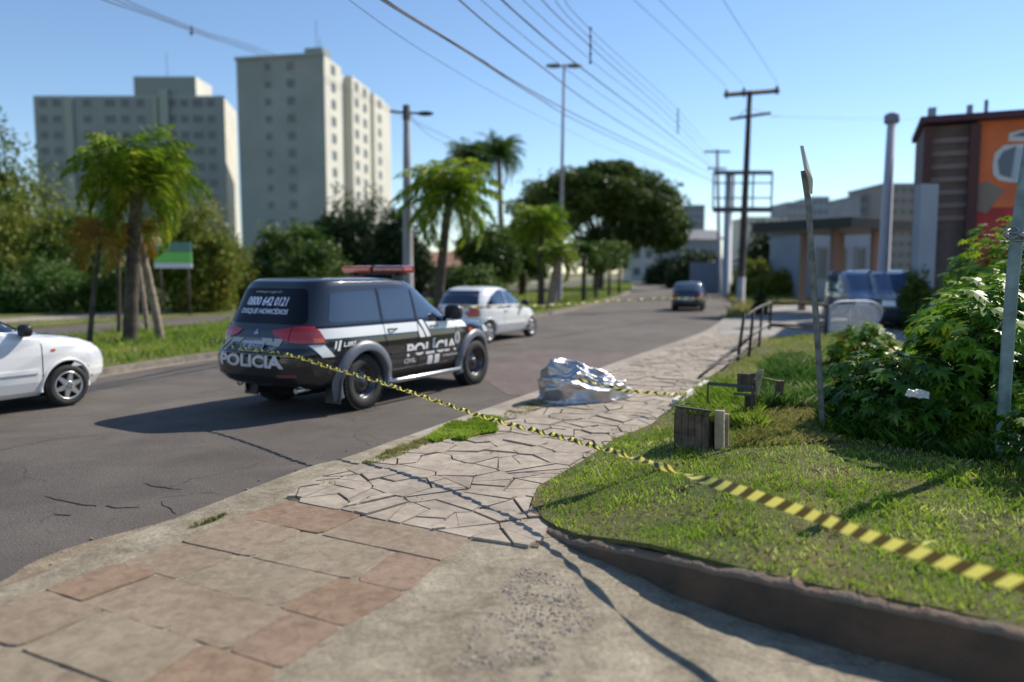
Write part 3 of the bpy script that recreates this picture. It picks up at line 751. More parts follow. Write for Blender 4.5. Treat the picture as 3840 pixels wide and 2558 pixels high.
def mirror_part(parent, loc, sg, m, s=1.0):
    bm = bmesh.new(); bmesh.ops.create_uvsphere(bm, u_segments=16, v_segments=10, radius=1)
    for v in bm.verts:
        for k in range(3): v.co[k] = math.copysign(abs(v.co[k])**.6, v.co[k])
    bmesh.ops.transform(bm, matrix=Matrix.Diagonal((.075*s, .12*s, .095*s, 1)), verts=bm.verts)
    box(bm, (.02, -sg*.10*s, -.07*s), (.05, .14*s, .035))
    o = bmobj('side_mirror', bm, m, parent, smooth=True); o.location = loc; return o
def handle_part(parent, S, sg, x, z, m):
    bm = bmesh.new(); y = S.side(x, z); pts = []
    for k in range(9):
        t = k/8; pts.append((x + (t-.5)*.20, sg*(y + .008 + .035*math.sin(math.pi*t)), z))
    tube(bm, pts, .013, 8)
    return bmobj('door_handle', bm, m, parent)
def plate(parent, fn, z, txt, w_=.40, h_=.13, m=None):
    m = m or mat('grey number plate', (.55, .56, .57), .4)
    o = wrap('number_plate', flat_mesh_from_polys([rounded([(-w_/2, z-h_/2), (w_/2, z-h_/2), (w_/2, z+h_/2), (-w_/2, z+h_/2)], .01, 2)]), fn, m, parent, .2, thick=.012)
    return o

# ---------------------------------------------------------------- police SUV
def police_suv():
    P0, P1 = G(1352, 1533), G(1768, 1440)
    hd = (P1-P0); ang = math.atan2(hd.y, hd.x); WB = 2.80; sc = hd.length/WB
    mid = (P0+P1)/2; left = Vector((-math.sin(ang), math.cos(ang), 0)); c = mid + left*.82
    print('SUV wheelbase', hd.length, 'heading', math.degrees(ang), tuple(c))
    root = empty('police_car', (c.x, c.y, 0), 'black police utility vehicle with white stripe and red roof light bar, parked on the road', 'police car', rz=ang)
    T = [(.36, 1.98, -2.25, .80), (.44, 2.12, -2.48, .88), (.56, 2.22, -2.60, .92), (.72, 2.25, -2.63, .93), (.86, 2.24, -2.62, .935), (.93, 2.20, -2.54, .935),
         (1.00, 2.12, -2.52, .93), (1.05, 2.00, -2.51, .922), (1.10, 1.72, -2.49, .912), (1.15, 1.28, -2.47, .90), (1.19, .98, -2.44, .89), (1.24, .88, -2.40, .872),
         (1.40, .60, -2.32, .835), (1.62, .27, -2.21, .785), (1.73, .09, -2.15, .75), (1.785, -.03, -2.11, .725), (1.815, -.22, -2.04, .68), (1.834, -.42, -1.92, .60), (1.845, -.65, -1.62, .43), (1.852, -.9, -1.35, .2)]
    S = Shell(T, nf=4.5, nr=7.0, m=5.0)
    fa, ra = (1.40, .385), (-1.40, .385)
    S.build('body', M_black, root, [fa, ra], .455)
    for sg in (-1, 1):
        fn, fd, fe = side_fn(S, sg, .004), side_fn(S, sg, .007), side_fn(S, sg, .010)
        # windows
        wins = [[(-2.02, 1.25), (-1.02, 1.235), (-1.02, 1.66), (-1.90, 1.635)], [(-.95, 1.235), (-.24, 1.225), (-.24, 1.68), (-.95, 1.67)],
                [(-.17, 1.225), (.76, 1.215), (.66, 1.31), (.24, 1.62), (.14, 1.67), (-.17, 1.682)]]
        for q in wins: wrap('side_window', flat_mesh_from_polys([rounded(q, .05)]), fn, M_tint, root, .08)
        # white band along the waist, then the slanted drop bars, as on the photo
        band = [[(-2.16, 1.05), (.44, 1.045), (.44, 1.045), (.22, 1.18), (-2.22, 1.18)]]
        bd = []
        bd.append([(-2.16, 1.04), (-.10, 1.025), (-.21, 1.165), (-2.24, 1.175)])
        bd.append([(-.10, 1.025), (-.045, .925), (-.17, .925), (-.21, 1.025)])
        bd.append([(-.16, 1.195), (-.06, 1.19), (.095, .925), (-.005, .925)])
        bd.append([(.08, 1.03), (1.12, 1.02), (1.06, 1.12), (0.0, 1.155)])
        bd.append([(.155, .56), (.265, .56), (.23, .34+.10), (.135, .34+.10)]) if False else None
        bd.append([(.03, .63), (.155, .63), (.155, .49), (.03, .49)])
        bd.append([(.21, .63), (.335, .63), (.335, .49), (.21, .49)])
        bd.append([(-2.34, .97), (-2.14, .97), (-1.98, .80), (-2.18, .80)])
        wrap('white_stripe', flat_mesh_from_polys([b for b in bd if b]), fd, M_decal, root, .06)
        tm = {1: -1, -1: 1}[sg]
        def T2(name, s, size, x, z, m=M_decal, bold=0, shear=0, sx=1):
            bm = text_bm(s, size, bold, shear, 'CENTER', sx=sx)
            if sg == 1:
                fn_ = lambda u, v, t: (2*x - u, sg*(S.side(2*x-u, v)+.011), v)
            else: fn_ = lambda u, v, t: (u, sg*(S.side(u, v)+.011), v)
            wrap(name, shift(bm, x, z), fn_, m, root, .12)
        T2('door_lettering', 'POLÍCIA', .25, .13, .665, bold=.009, sx=1.38)
        T2('small_lettering', 'CIVIL', .095, -.42, .56, M_decalg, .002, sx=1.3)
        T2('small_lettering', 'HOMICÍDIOS', .055, .62, .575, M_decalg, .001, sx=1.3)
        T2('small_lettering', 'L.097', .085, -1.72, .92, M_decal, .003, .25, 1.2)
        wrap('slash_mark', flat_mesh_from_polys([[(-1.99, .90), (-1.96, .90), (-1.93, 1.0), (-1.96, 1.0)], [(-1.94, .87), (-1.90, .87), (-1.85, 1.01), (-1.89, 1.01)]]), fe, M_decal, root, .1)
        # round crest on the front door
        bm = bmesh.new(); bmesh.ops.create_circle(bm, cap_ends=True, segments=24, radius=1)
        for v in bm.verts: v.co.x = v.co.x*.075 + .82; v.co.y = v.co.y*.105 + .855
        wrap('crest', bm, fd, M_decalg, root, .05)
        bm = bmesh.new(); bmesh.ops.create_circle(bm, cap_ends=True, segments=7, radius=1)
        for v in bm.verts: v.co.x = v.co.x*.035 + .82; v.co.y = v.co.y*.055 + .855
        wrap('crest', bm, fe, M_trim, root, .05)
        # panel gaps, lower moulding
        gaps = strip([(-.985, 1.69), (-.985, 1.2), (-.97, 1.0), (-.93, .86)], .012) + strip([(-.205, 1.66), (-.205, .48)], .012) + strip([(.74, 1.22), (.80, 1.0), (.84, .48)], .012) \
            + strip([(-2.28, 1.205), (-1.0, 1.203), (.9, 1.195)], .012) + strip([(-.98, .465), (.84, .465)], .012) + strip([(-2.2, .775), (-1.86, .775)], .012)
        wrap('panel_gap', flat_mesh_from_polys(gaps), side_fn(S, sg, .009), M_seam, root, .1)
        wrap('door_moulding', flat_mesh_from_polys(strip([(-.86, .725), (.86, .715)], .035)), side_fn(S, sg, .0), M_blackpl, root, .1, thick=.016)
        flare('wheel_flare', S, sg, fa, .445, .575, .055, M_trim, root, -20, 196)
        flare('wheel_flare', S, sg, ra, .445, .590, .055, M_trim, root, -16, 200)
        # rocker and side step
        wrap('sill', flat_mesh_from_polys([[(-.93, .36), (.93, .36), (.93, .455), (-.93, .455)]]), side_fn(S, sg, .0), M_blackpl, root, .1, thick=.02)
        tubeobj('side_step', [(-.92, sg*.90, .345), (-.80, sg*.98, .34), (.80, sg*.98, .34), (.93, sg*.90, .345)], .036, M_chrome, root, 12)
        handle_part(root, S, sg, -.80, 1.095, M_blackpl); handle_part(root, S, sg, .20, 1.085, M_blackpl)
        mirror_part(root, (.60, sg*1.02, 1.28), sg, M_blackpl, 1.25)
        wrap('side_repeater', flat_mesh_from_polys([rounded([(1.16, .93), (1.27, .93), (1.27, .99), (1.16, .99)], .02)]), side_fn(S, sg, .0), M_amber, root, .1, thick=.02)
        # tail lamps: outer wraps round the corner, inner on the gate
        o = wrap('tail_light', flat_mesh_from_polys([[(-2.36, 1.215), (-2.27, 1.215), (-2.19, 1.16), (-2.13, 1.05), (-2.12, .985), (-2.24, .99), (-2.46, 1.00), (-2.46, 1.10)]]), side_fn(S, sg, .0), M_red, root, .03, thick=.018)
        a0, a1 = (.56, .86)
        s_ = -sg
        wrap('tail_light', flat_mesh_from_polys([[(s_*.60, 1.215), (s_*.80, 1.21), (s_*.84, 1.0), (s_*.60, 1.01)]]), rear_fn(S, .0), M_red, root, .04, thick=.018)
        wrap('tail_light', flat_mesh_from_polys([[(s_*.28, 1.155), (s_*.585, 1.205), (s_*.585, 1.02), (s_*.36, 1.09)]]), rear_fn(S, .0), M_red, root, .04, thick=.014)
        wrap('indicator_lamp', flat_mesh_from_polys([[(-2.28, 1.06), (-2.15, 1.05), (-2.145, 1.0), (-2.28, 1.0)]]), side_fn(S, sg, .018), M_amber, root, .03, thick=.003)
        wheel(root, (fa[0], sg*.795, .385), .385, .255, sg, 'steel', .225); wheel(root, (ra[0], sg*.795, .385), .385, .255, sg, 'steel', .225)
        bm = bmesh.new(); box(bm, (-1.90, sg*.80, .33), (.03, .26, .36), Matrix.Rotation(R(8), 3, 'Y')); bmobj('mud_flap', bm, M_blackpl, root)
    # rear glass and its writing
    rf = rear_fn(S, .005)
    wrap('rear_window', flat_mesh_from_polys([rounded([(-.74, 1.24), (.74, 1.24), (.60, 1.70), (-.60, 1.70)], .09)]), rf, M_tintb, root, .06)
    rf2 = rear_fn(S, .010)
    def RT(name, s, size, u, z, m, bold=0, shear=.2, sx=1):
        wrap(name, shift(text_bm(s, size, bold, shear, 'CENTER', sx=sx), u, z), rf2, m, root, .12)
    RT('window_lettering', '0800 642 0121', .155, -.02, 1.475, M_decalb, .004, .15, .84)
    RT('window_lettering', 'DISQUE HOMICÍDIOS', .088, -.03, 1.365, M_decalb, .002, .15, 1.05)
    RT('window_lettering', 'www.pc.rs.gov.br', .045, -.06, 1.64, M_decalg, .0, .1, 1.6)
    RT('bumper_lettering', 'POLICIA', .21, .03, .69, M_decalg, .009, 0, 1.48)
    RT('small_lettering', 'L.097', .075, .32, .885, M_decalg, .001, .25, 1.1)
    wrap('white_stripe', flat_mesh_from_polys([[(-.70, 1.19), (-.58, 1.19), (-.80, .84), (-.90, .84)], [(-.62, .835), (-.42, 1.045), (-.20, 1.045), (-.28, .985), (-.40, .985), (-.52, .835)], [(-.78, .835), (-.56, 1.04), (-.44, 1.04), (-.68, .835)],
                                               [(.14, 1.055), (.32, 1.055), (.38, .97), (.02, .97), (-.02, 1.02), (.14, 1.02)], [(.36, 1.055), (.52, 1.055), (.46, .955), (.36, .955)]]), rf2, M_decald, root, .06)
    wrap('slash_mark', flat_mesh_from_polys([[(.12, .87), (.15, .87), (.21, .96), (.18, .96)]]), rf2, M_decalg, root, .1)
    pm = mat('grey number plate', (.50, .50, .53), .4)
    x0_, x1_ = S.rear(0, .875) - .012, S.rear(0, 1.015) - .012
    flat = lambda u, v, t: (x0_ + (x1_-x0_)*(v-.875)/.14 - t, -u, v)
    plate(root, flat, .945, '', .42, .135, pm)
    RT2 = lambda u, v, t: flat(u, v, t + .0145)
    wrap('plate_lettering', shift(text_bm('IUK·5030', .115, .002, 0, 'CENTER', sx=.9), 0, .90), RT2, mat('plate print', (.05, .05, .07), .6), root, .2)
    # three-pointed emblem
    D3 = []
    for q in (90, 210, 330):
        a = R(q); c_, s_ = math.cos(a), math.sin(a); L = .045; W_ = .02
        D3.append([(0 + .0, 1.125), (L*.5*c_ - W_*s_*.8, 1.125 + L*.5*s_ + W_*c_*.8), (L*c_, 1.125 + L*s_), (L*.5*c_ + W_*s_*.8, 1.125 + L*.5*s_ - W_*c_*.8)])
    wrap('emblem', flat_mesh_from_polys(D3), rf2, M_chrome, root, .2)
    # bumper (grey plastic lower, step on top), gate gap
    bpb = [[(-.88, .42), (.88, .42), (.90, .80), (-.90, .80)]]
    wrap('rear_bumper', flat_mesh_from_polys([rounded(bpb[0], .06)]), rear_fn(S, -.005), mat('black bumper paint', (.014, .015, .018), .32, coat=.6), root, .05, thick=.035)
    for o in root.children:
        if o.name.startswith('bumper_lettering'): o.location.x = -.034
    wrap('panel_gap', flat_mesh_from_polys(strip([(-.86, .82), (.86, .82)], .014) + strip([(.60, 1.21), (.60, 1.0)], .010) + strip([(-.60, 1.21), (-.60, 1.0)], .010)), rear_fn(S, .009), M_seam, root, .1)
    wrap('bumper_reflector', flat_mesh_from_polys([rounded([(.50, .56), (.74, .56), (.74, .60), (.50, .60)], .01)]), rear_fn(S, .035), M_reflect, root, .08)
    wrap('bumper_reflector', flat_mesh_from_polys([rounded([(-.74, .56), (-.50, .56), (-.50, .60), (-.74, .60)], .01)]), rear_fn(S, .035), M_reflect, root, .08)
    bm = bmesh.new(); r_ = []
    tube(bm, [(-2.28 + .05*math.cos(a), .60, .40 + .05*math.sin(a)) for a in [2*math.pi*k/14 for k in range(15)]], .012, 8); bmobj('tow_loop', bm, M_chrome, root)
    # windscreen, bonnet edge, lamps
    wrap('windscreen', flat_mesh_from_polys([rounded([(-.76, 1.22), (.76, 1.22), (.62, 1.68), (-.62, 1.68)], .06)]), front_fn(S, .004), M_tint, root, .06)
    for s_ in (-1, 1): wrap('headlight', flat_mesh_from_polys([rounded([(s_*.55, .88), (s_*.86, .88), (s_*.84, 1.0), (s_*.58, .97)], .03)]), front_fn(S, .0), M_clear, root, .05, thick=.01)
    wrap('grille', flat_mesh_from_polys([rounded([(-.45, .72), (.45, .72), (.5, .98), (-.5, .98)], .03)]), front_fn(S, .0), M_blackpl, root, .05, thick=.02)
    # underbody, exhaust
    bm = bmesh.new(); box(bm, (0, 0, .37), (4.0, 1.10, .20), bev=.04); box(bm, (-1.40, 0, .34), (.16, 1.5, .14), bev=.03); box(bm, (-2.0, -.2, .33), (.35, .5, .16), bev=.04)
    bmobj('underbody', bm, M_well, root)
    tubeobj('exhaust_pipe', [(-1.6, -.45, .34), (-2.30, -.50, .34)], .035, M_chrome, root)
    # roof light bar
    bm = bmesh.new(); box(bm, (-.05, 0, 1.895), (.12, 1.1, .045), bev=.01); box(bm, (-.05, .42, 1.85), (.22, .06, .10)); box(bm, (-.05, -.42, 1.85), (.22, .06, .10)); lb = bmobj('light_bar_base', bm, M_blackpl, root)
    mr = mat('red light bar lens', (.62, .05, .035), .15, coat=1); mr2 = mat('dark red light bar lens', (.32, .02, .035), .15, coat=1)
    for y0, m in ((.33, mr), (-.33, mr2)):
        bm = bmesh.new(); box(bm, (-.05, y0, 1.962), (.28, .60, .115), bev=.04); bmobj('light_bar_lens', bm, m, root)
    bm = bmesh.new(); box(bm, (-.05, 0, 1.975), (.20, .06, .11), bev=.015); bmobj('siren_speaker', bm, M_blackpl, root)
    tubeobj('antenna', [(-.3, -.1, 1.80), (-.36, -.1, 1.98)], .006, M_blackpl, root, 6)
    return root, S
POLICE, PS = police_suv()

# ---------------------------------------------------------------- ordinary cars
def plain_car(name, label, loc, ang, T, paint, glass, wins, rearw, windscr, axles, wr, ww, track, lamps, nf=4.0, nr=4.5, m=4.0, belt=None, extra=None, style='hub', seams=(), arch=.06, cat='car', handles=()):
    root = empty(name, loc, label, cat, rz=ang); S = Shell(T, nf=nf, nr=nr, m=m)
    fa, ra = (axles[0], wr), (axles[1], wr)
    S.build('body', paint, root, [fa, ra], wr+arch)
    for sg in (-1, 1):
        fn = side_fn(S, sg, .004)
        for q in wins: wrap('side_window', flat_mesh_from_polys([rounded(q, .05)]), fn, glass, root, .07)
        gl = []
        for s_ in seams: gl += strip(s_, .010)
        if gl: wrap('panel_gap', flat_mesh_from_polys(gl), side_fn(S, sg, .003), M_seam, root, .1)
        for a in (fa, ra):
            flare('wheel_arch', S, sg, a, wr+arch-.012, wr+arch+.035, .012, paint, root, -8, 188)
            wheel(root, (a[0], sg*track, wr), wr, ww, sg, style, wr*.66)
        if lamps.get('tail'): wrap('tail_light', flat_mesh_from_polys([rounded(lamps['tail'], .03)]), side_fn(S, sg, 0), M_amber if lamps.get('amber') else M_red, root, .03, thick=.014)
        if lamps.get('tailr'):
            wrap('tail_light', flat_mesh_from_polys([[(-sg*u, v) for u, v in lamps['tailr']]]), rear_fn(S, 0), M_red, root, .03, thick=.014)
        if lamps.get('head'): wrap('headlight', flat_mesh_from_polys([[(u*sg, v) for u, v in lamps['head']]]), front_fn(S, 0), M_clear, root, .04, thick=.008)
        if lamps.get('heads'): wrap('headlight', flat_mesh_from_polys([rounded(lamps['heads'], .02)]), side_fn(S, sg, 0), M_clear, root, .03, thick=.006)
        if belt: wrap('door_moulding', flat_mesh_from_polys(strip(belt, .05)), side_fn(S, sg, 0), paint, root, .1, thick=.016)
        if extra and 'mirror' in extra: mirror_part(root, (extra['mirror'][0], sg*extra['mirror'][1], extra['mirror'][2]), sg, extra.get('mm', paint), .9)
        for hx, hz in handles: handle_part(root, S, sg, hx, hz, extra.get('hm', paint) if extra else paint)
        if extra and 'repeater' in extra:
            x_, z_ = extra['repeater']; wrap('side_repeater', flat_mesh_from_polys([rounded([(x_-.03, z_-.015), (x_+.03, z_-.015), (x_+.03, z_+.015), (x_-.03, z_+.015)], .01)]), side_fn(S, sg, 0), M_amber, root, .1, thick=.01)
    if rearw: wrap('rear_window', flat_mesh_from_polys([rounded(rearw, .05)]), rear_fn(S, .004), glass, root, .05)
    if windscr: wrap('windscreen', flat_mesh_from_polys([rounded(windscr, .05)]), front_fn(S, .004), glass, root, .05)
    bm = bmesh.new(); box(bm, (0, 0, S.z0+.02), ((axles[0]-axles[1])+.9, 1.0, .14), bev=.03); bmobj('underbody', bm, M_well, root)
    plate(root, rear_fn(S, 0), lamps.get('pz', .75), '')
    return root, S
HD = math.radians(60.0)
# white saloon entering on the left: its front half shows
w1 = G(250, 1521)
WBs = 2.44
f = Vector((math.cos(HD), math.sin(HD), 0)); lf = Vector((-math.sin(HD), math.cos(HD), 0))
sal = w1 - f*WBs/2 + lf*.70
T_sal = [(.20, 1.72, -1.90, .70), (.27, 1.88, -2.02, .76), (.40, 1.98, -2.08, .80), (.50, 2.00, -2.10, .815), (.62, 1.985, -2.10, .82), (.70, 1.93, -2.09, .82), (.76, 1.82, -2.08, .815), (.82, 1.62, -2.07, .81),
         (.87, 1.40, -2.05, .805), (.92, 1.10, -1.95, .795), (.96, .88, -1.75, .785), (1.00, .76, -1.55, .77), (1.10, .58, -1.42, .74), (1.25, .30, -1.22, .69), (1.36, .08, -1.02, .64), (1.40, -.06, -.90, .59), (1.425, -.20, -.75, .48), (1.435, -.35, -.55, .25)]
zl = lambda z: z + .135*sm((z-.52)/.34)
T_sal = [(zl(z), a, b, c) for z, a, b, c in T_sal]
lift = lambda L: [(x, zl(z)) for x, z in L]
def hubcar():
    r, S = plain_car('white_saloon', 'white saloon car with silver hubcaps coming into view behind the black police car', (sal.x, sal.y, 0), HD, T_sal, M_white, M_glass,
        [lift([(-.05, .985), (.70, .975), (.44, 1.13), (.08, 1.335), (-.05, 1.345)]), lift([(-.95, .99), (-.12, .985), (-.12, 1.345), (-.75, 1.30)])], lift([(-.6, 1.03), (.6, 1.03), (.5, 1.34), (-.5, 1.34)]), lift([(-.66, .99), (.66, .99), (.52, 1.36), (-.52, 1.36)]),
        (WBs/2, -WBs/2), .30, .19, .70, dict(heads=lift([(1.70, .665), (1.93, .63), (1.80, .745), (1.72, .77)]), head=lift([(.45, .56), (.78, .56), (.76, .68), (.5, .68)]), tail=[(-2.08, .78), (-1.9, .80), (-1.9, .92), (-2.06, .92)], pz=.62),
        belt=[(-.95, .56), (.80, .55)], extra=dict(mirror=(.62, .86, 1.13), mm=M_blackpl, repeater=(1.02, .83), hm=M_white), style='hub', arch=.07,
        seams=[[(.80, 1.08), (.86, .90), (.86, .30)], [(-.085, 1.47), (-.085, .30)], lift([(1.66, .80), (1.80, .66), (1.98, .60)]), lift([(.9, .93), (1.3, .875), (1.66, .80)])], handles=[(.0, .96)])
    return r
hubcar()
# white hatchback ahead of the police car
w2 = G(1985, 1262); HD2 = math.radians(61)
f2 = Vector((math.cos(HD2), math.sin(HD2), 0)); l2 = Vector((-math.sin(HD2), math.cos(HD2), 0)); h2 = w2 - f2*1.23 + l2*.70
T_hat = [(.20, 1.58, -1.66, .72), (.28, 1.72, -1.80, .78), (.42, 1.84, -1.88, .825), (.55, 1.85, -1.89, .83), (.68, 1.80, -1.87, .835), (.78, 1.68, -1.84, .83), (.86, 1.50, -1.81, .825), (.92, 1.28, -1.78, .81), (.97, 1.05, -1.75, .80), (1.02, .90, -1.72, .785),
         (1.15, .70, -1.64, .75), (1.30, .44, -1.52, .69), (1.42, .18, -1.38, .625), (1.47, .02, -1.28, .58), (1.50, -.14, -1.16, .51), (1.52, -.32, -1.0, .38), (1.528, -.5, -.8, .2)]
plain_car('white_hatchback', 'rounded white three door hatchback with dark rear window driving ahead of the police car', (h2.x, h2.y, 0), HD2, T_hat, M_white, M_tint,
    [[(-1.34, 1.04), (-.32, 1.025), (-.32, 1.44), (-.62, 1.42), (-1.05, 1.26)], [(-.29, 1.025), (.74, 1.01), (.50, 1.20), (.18, 1.40), (-.02, 1.44), (-.29, 1.44)]],
    [(-.64, 1.05), (.64, 1.05), (.52, 1.42), (-.52, 1.42)], [(-.66, 1.04), (.66, 1.04), (.5, 1.42), (-.5, 1.42)], (1.23, -1.23), .30, .19, .70,
    dict(tail=[(-1.82, .72), (-1.60, .74), (-1.58, .92), (-1.68, .98), (-1.80, .98)], amber=True, head=[(.4, .70), (.74, .66), (.72, .84), (.5, .82)], pz=.72), belt=[(-.85, .50), (.78, .49)],
    extra=dict(mirror=(.62, .88, 1.05), mm=M_blackpl, hm=M_white), seams=[[(-.52, 1.0), (-.50, .6), (-.42, .32)], [(.76, 1.0), (.80, .7), (.80, .30)]], handles=[(-.35, .88)])
# dark hatchback driving away
b1 = G(2535, 1166); b2 = G(2622, 1166); bc = (b1+b2)/2; HD3 = math.radians(74)
f3 = Vector((math.cos(HD3), math.sin(HD3), 0)); bc = bc + f3*1.2
T_dk = [(.22, 1.70, -1.72, .70), (.32, 1.88, -1.84, .78), (.50, 1.92, -1.88, .81), (.66, 1.88, -1.86, .815), (.80, 1.6, -1.83, .81), (.90, 1.1, -1.80, .79), (.96, .88, -1.74, .77), (1.10, .66, -1.62, .74), (1.30, .34, -1.40, .67), (1.38, .12, -1.26, .62), (1.42, -.1, -1.12, .52), (1.435, -.3, -.9, .3)]
plain_car('dark_hatchback', 'dark hatchback driving away far down the road', (bc.x, bc.y, gz(bc.x, bc.y)), HD3, T_dk, M_dark, mat('reflecting car glass', (.10, .13, .18), .08, coat=1),
    [[(-1.25, .98), (-.1, .97), (-.1, 1.33), (-.95, 1.31)], [(-.05, .97), (.68, .96), (.3, 1.25), (-.05, 1.33)]], [(-.66, 1.0), (.66, 1.0), (.55, 1.36), (-.55, 1.36)], [(-.6, 1.0), (.6, 1.0), (.5, 1.36), (-.5, 1.36)],
    (1.2, -1.2), .29, .18, .68, dict(tailr=[(.50, .72), (.76, .72), (.74, .88), (.52, .88)], pz=.62))
# blue vans parked on the forecourt
T_van = [(.25, 2.0, -2.0, .78), (.4, 2.15, -2.12, .86), (.7, 2.2, -2.15, .90), (.95, 2.1, -2.14, .90), (1.1, 1.6, -2.13, .88), (1.2, 1.35, -2.12, .86), (1.5, .95, -2.08, .82), (1.75, .6, -2.02, .76), (1.84, .3, -1.9, .66), (1.88, -.2, -1.5, .4)]
for i, (px, lab, pn, hd, d_) in enumerate(((3235, 'blue van standing on the forecourt under the dark canopy', M_bluep, -96, 27.0), (3345, 'darker blue van parked to the right of the other van, partly behind the bush', M_dark, -100, 26.0))):
    p = D(px, 1140, d_)
    plain_car('parked_van', lab, (p.x, p.y, .10), R(hd), T_van, pn, mat('sky blue van glass', (.05, .09, .17), .06, coat=1),
        [[(-1.8, 1.15), (-.3, 1.14), (-.3, 1.68), (-1.75, 1.68)], [(-.2, 1.14), (1.15, 1.12), (.62, 1.6), (-.2, 1.68)]], [(-.65, 1.15), (.65, 1.15), (.6, 1.7), (-.6, 1.7)], [(-.74, 1.16), (.74, 1.16), (.62, 1.72), (-.62, 1.72)],
        (1.4, -1.4), .34, .21, .76, dict(head=[(.5, .75), (.8, .75), (.78, .92), (.52, .92)], tailr=[(.6, .8), (.8, .8), (.78, 1.1), (.62, 1.1)], pz=.6), cat='van')

# ================================================================ VEGETATION
def unit(rg, n):
    v = rg.normal(size=(n, 3)); return v/np.linalg.norm(v, axis=1)[:, None]
def leaf_quads(rg, C, size, aspect=.5, droop=0.0, outward=None):
    """leaf-shaped quads (a pointed lozenge) at points C"""
    n = len(C); a = unit(rg, n); a[:, 2] -= droop; a /= np.linalg.norm(a, axis=1)[:, None]
    b = unit(rg, n)
    if outward is not None: b = b*.7 + outward
    t = np.cross(a, b); t /= np.linalg.norm(t, axis=1)[:, None] + 1e-9
    s = (size*rg.uniform(.55, 1.3, n))[:, None]
    p0 = C - a*s*.5; p2 = C + a*s*.5; p1 = C + t*s*aspect*.5; p3 = C - t*s*aspect*.5
    return np.stack([p0, p1, p2, p3], 1).reshape(-1, 3)
def crown_pts(rg, c, r, n, clumps=40, spread=.26, shell=.45):
    """leaf points: many uneven clumps near the crown surface plus a thinner fill of the volume"""
    c = np.array(c); r = np.array(r); clumps = int(clumps*2.2); d = unit(rg, clumps); rad = rg.uniform(.35, 1, clumps)**.5
    cen = c + d*rad[:, None]*r*.86; k = rg.integers(0, clumps, n)
    sz = rg.uniform(.5, 1.5, clumps)
    off = unit(rg, n)*np.abs(rg.normal(0, .62, n))[:, None]*spread*sz[k][:, None]*r.mean()*np.array([1, 1, .8])
    P = cen[k] + off
    nf = int(n*.42); dd = unit(rg, nf); rr = rg.uniform(.0, 1, nf)**.38
    lump = 1 + .13*np.sin(dd[:, 0]*7 + dd[:, 2]*5 + c[0]) + .10*np.sin(dd[:, 1]*9 - dd[:, 2]*11)
    P[:nf] = c + dd*(rr*lump)[:, None]*r
    return P, cen
def tree(label, base, blobs, n, leaf, m, trunk_r=.2, trunk_m=None, seed=0, group=None, cat='tree', name='leafy_tree', limbs=7, clumps=40, spread=.26, aspect=.5, droop=0, trunk_to=None, lean=(0, 0)):
    """base: ground point; blobs: [(centre offset, radii, share)]"""
    rg = np.random.default_rng(seed); root = empty(name, tuple(base), label, cat, group)
    V = []; cens = []
    tot = sum(b[2] for b in blobs)
    for off, r, sh in blobs:
        P, cen = crown_pts(rg, off, r, int(n*sh/tot), max(6, int(clumps*sh/tot)), spread); cens.append(cen)
        V.append(leaf_quads(rg, P, leaf, aspect, droop))
    fastmesh('crown', np.concatenate(V), 4, m, root)
    if trunk_r:
        bm = bmesh.new(); cens = np.concatenate(cens); top = Vector(blobs[0][0]) if trunk_to is None else Vector(trunk_to)
        pts = [Vector((0, 0, -.1)), Vector((lean[0]*.3, lean[1]*.3, top.z*.3)), Vector((top.x*.4, top.y*.4, top.z*.62)), Vector((top.x*.8, top.y*.8, top.z))]
        tube(bm, smoothpoly(pts, 4), [trunk_r*(1.15-.75*i/12) for i in range(13)], 8)
        for k in range(limbs):
            e = Vector(cens[rg.integers(0, len(cens))]); s = pts[2].lerp(pts[3], rg.uniform(-.4, .6)); mid = s.lerp(e, .5) + Vector((0, 0, .08*(e-s).length))
            tube(bm, [s, mid, e], [trunk_r*.42, trunk_r*.26, trunk_r*.08], 6)
        bmobj('trunk', bm, trunk_m or M_bark, root)
    return root
M_bark = mat('dark bark', (.07, .055, .04), .9, var=.4, scale=5, bump=.8, bscale=18)
M_bark_pale = mat('pale palm bark', (.24, .19, .14), .9, var=.35, scale=6, bump=.8, bscale=25)
M_palm = leaf_mat('palm frond green', (.05, .12, .010), (.20, .30, .022), (.42, .40, .04), scale=.9, trans=.4)
M_palmdk = leaf_mat('deep palm green', (.02, .06, .01), (.075, .15, .02), (.20, .24, .04), scale=.9, trans=.35)
M_orange = leaf_mat('withered palm frond', (.16, .13, .02), (.34, .22, .04), (.45, .26, .06), scale=.9, trans=.35)
M_yel = leaf_mat('yellow green shrub leaf', (.08, .13, .015), (.22, .25, .035), (.34, .27, .04), scale=.5, trans=.4)
M_mid = leaf_mat('mid green leaf', (.035, .075, .012), (.10, .165, .025), (.20, .22, .05), scale=.5, trans=.35)
M_deep = leaf_mat('deep green leaf', (.012, .03, .008), (.04, .075, .015), (.08, .10, .03), scale=.3, trans=.25)
M_olive = leaf_mat('dark olive leaf', (.022, .045, .009), (.085, .14, .022), (.17, .19, .045), scale=.25, trans=.25)
M_shrub = leaf_mat('fresh shrub leaf', (.03, .09, .015), (.10, .20, .03), (.28, .30, .14), scale=1.1, trans=.35)

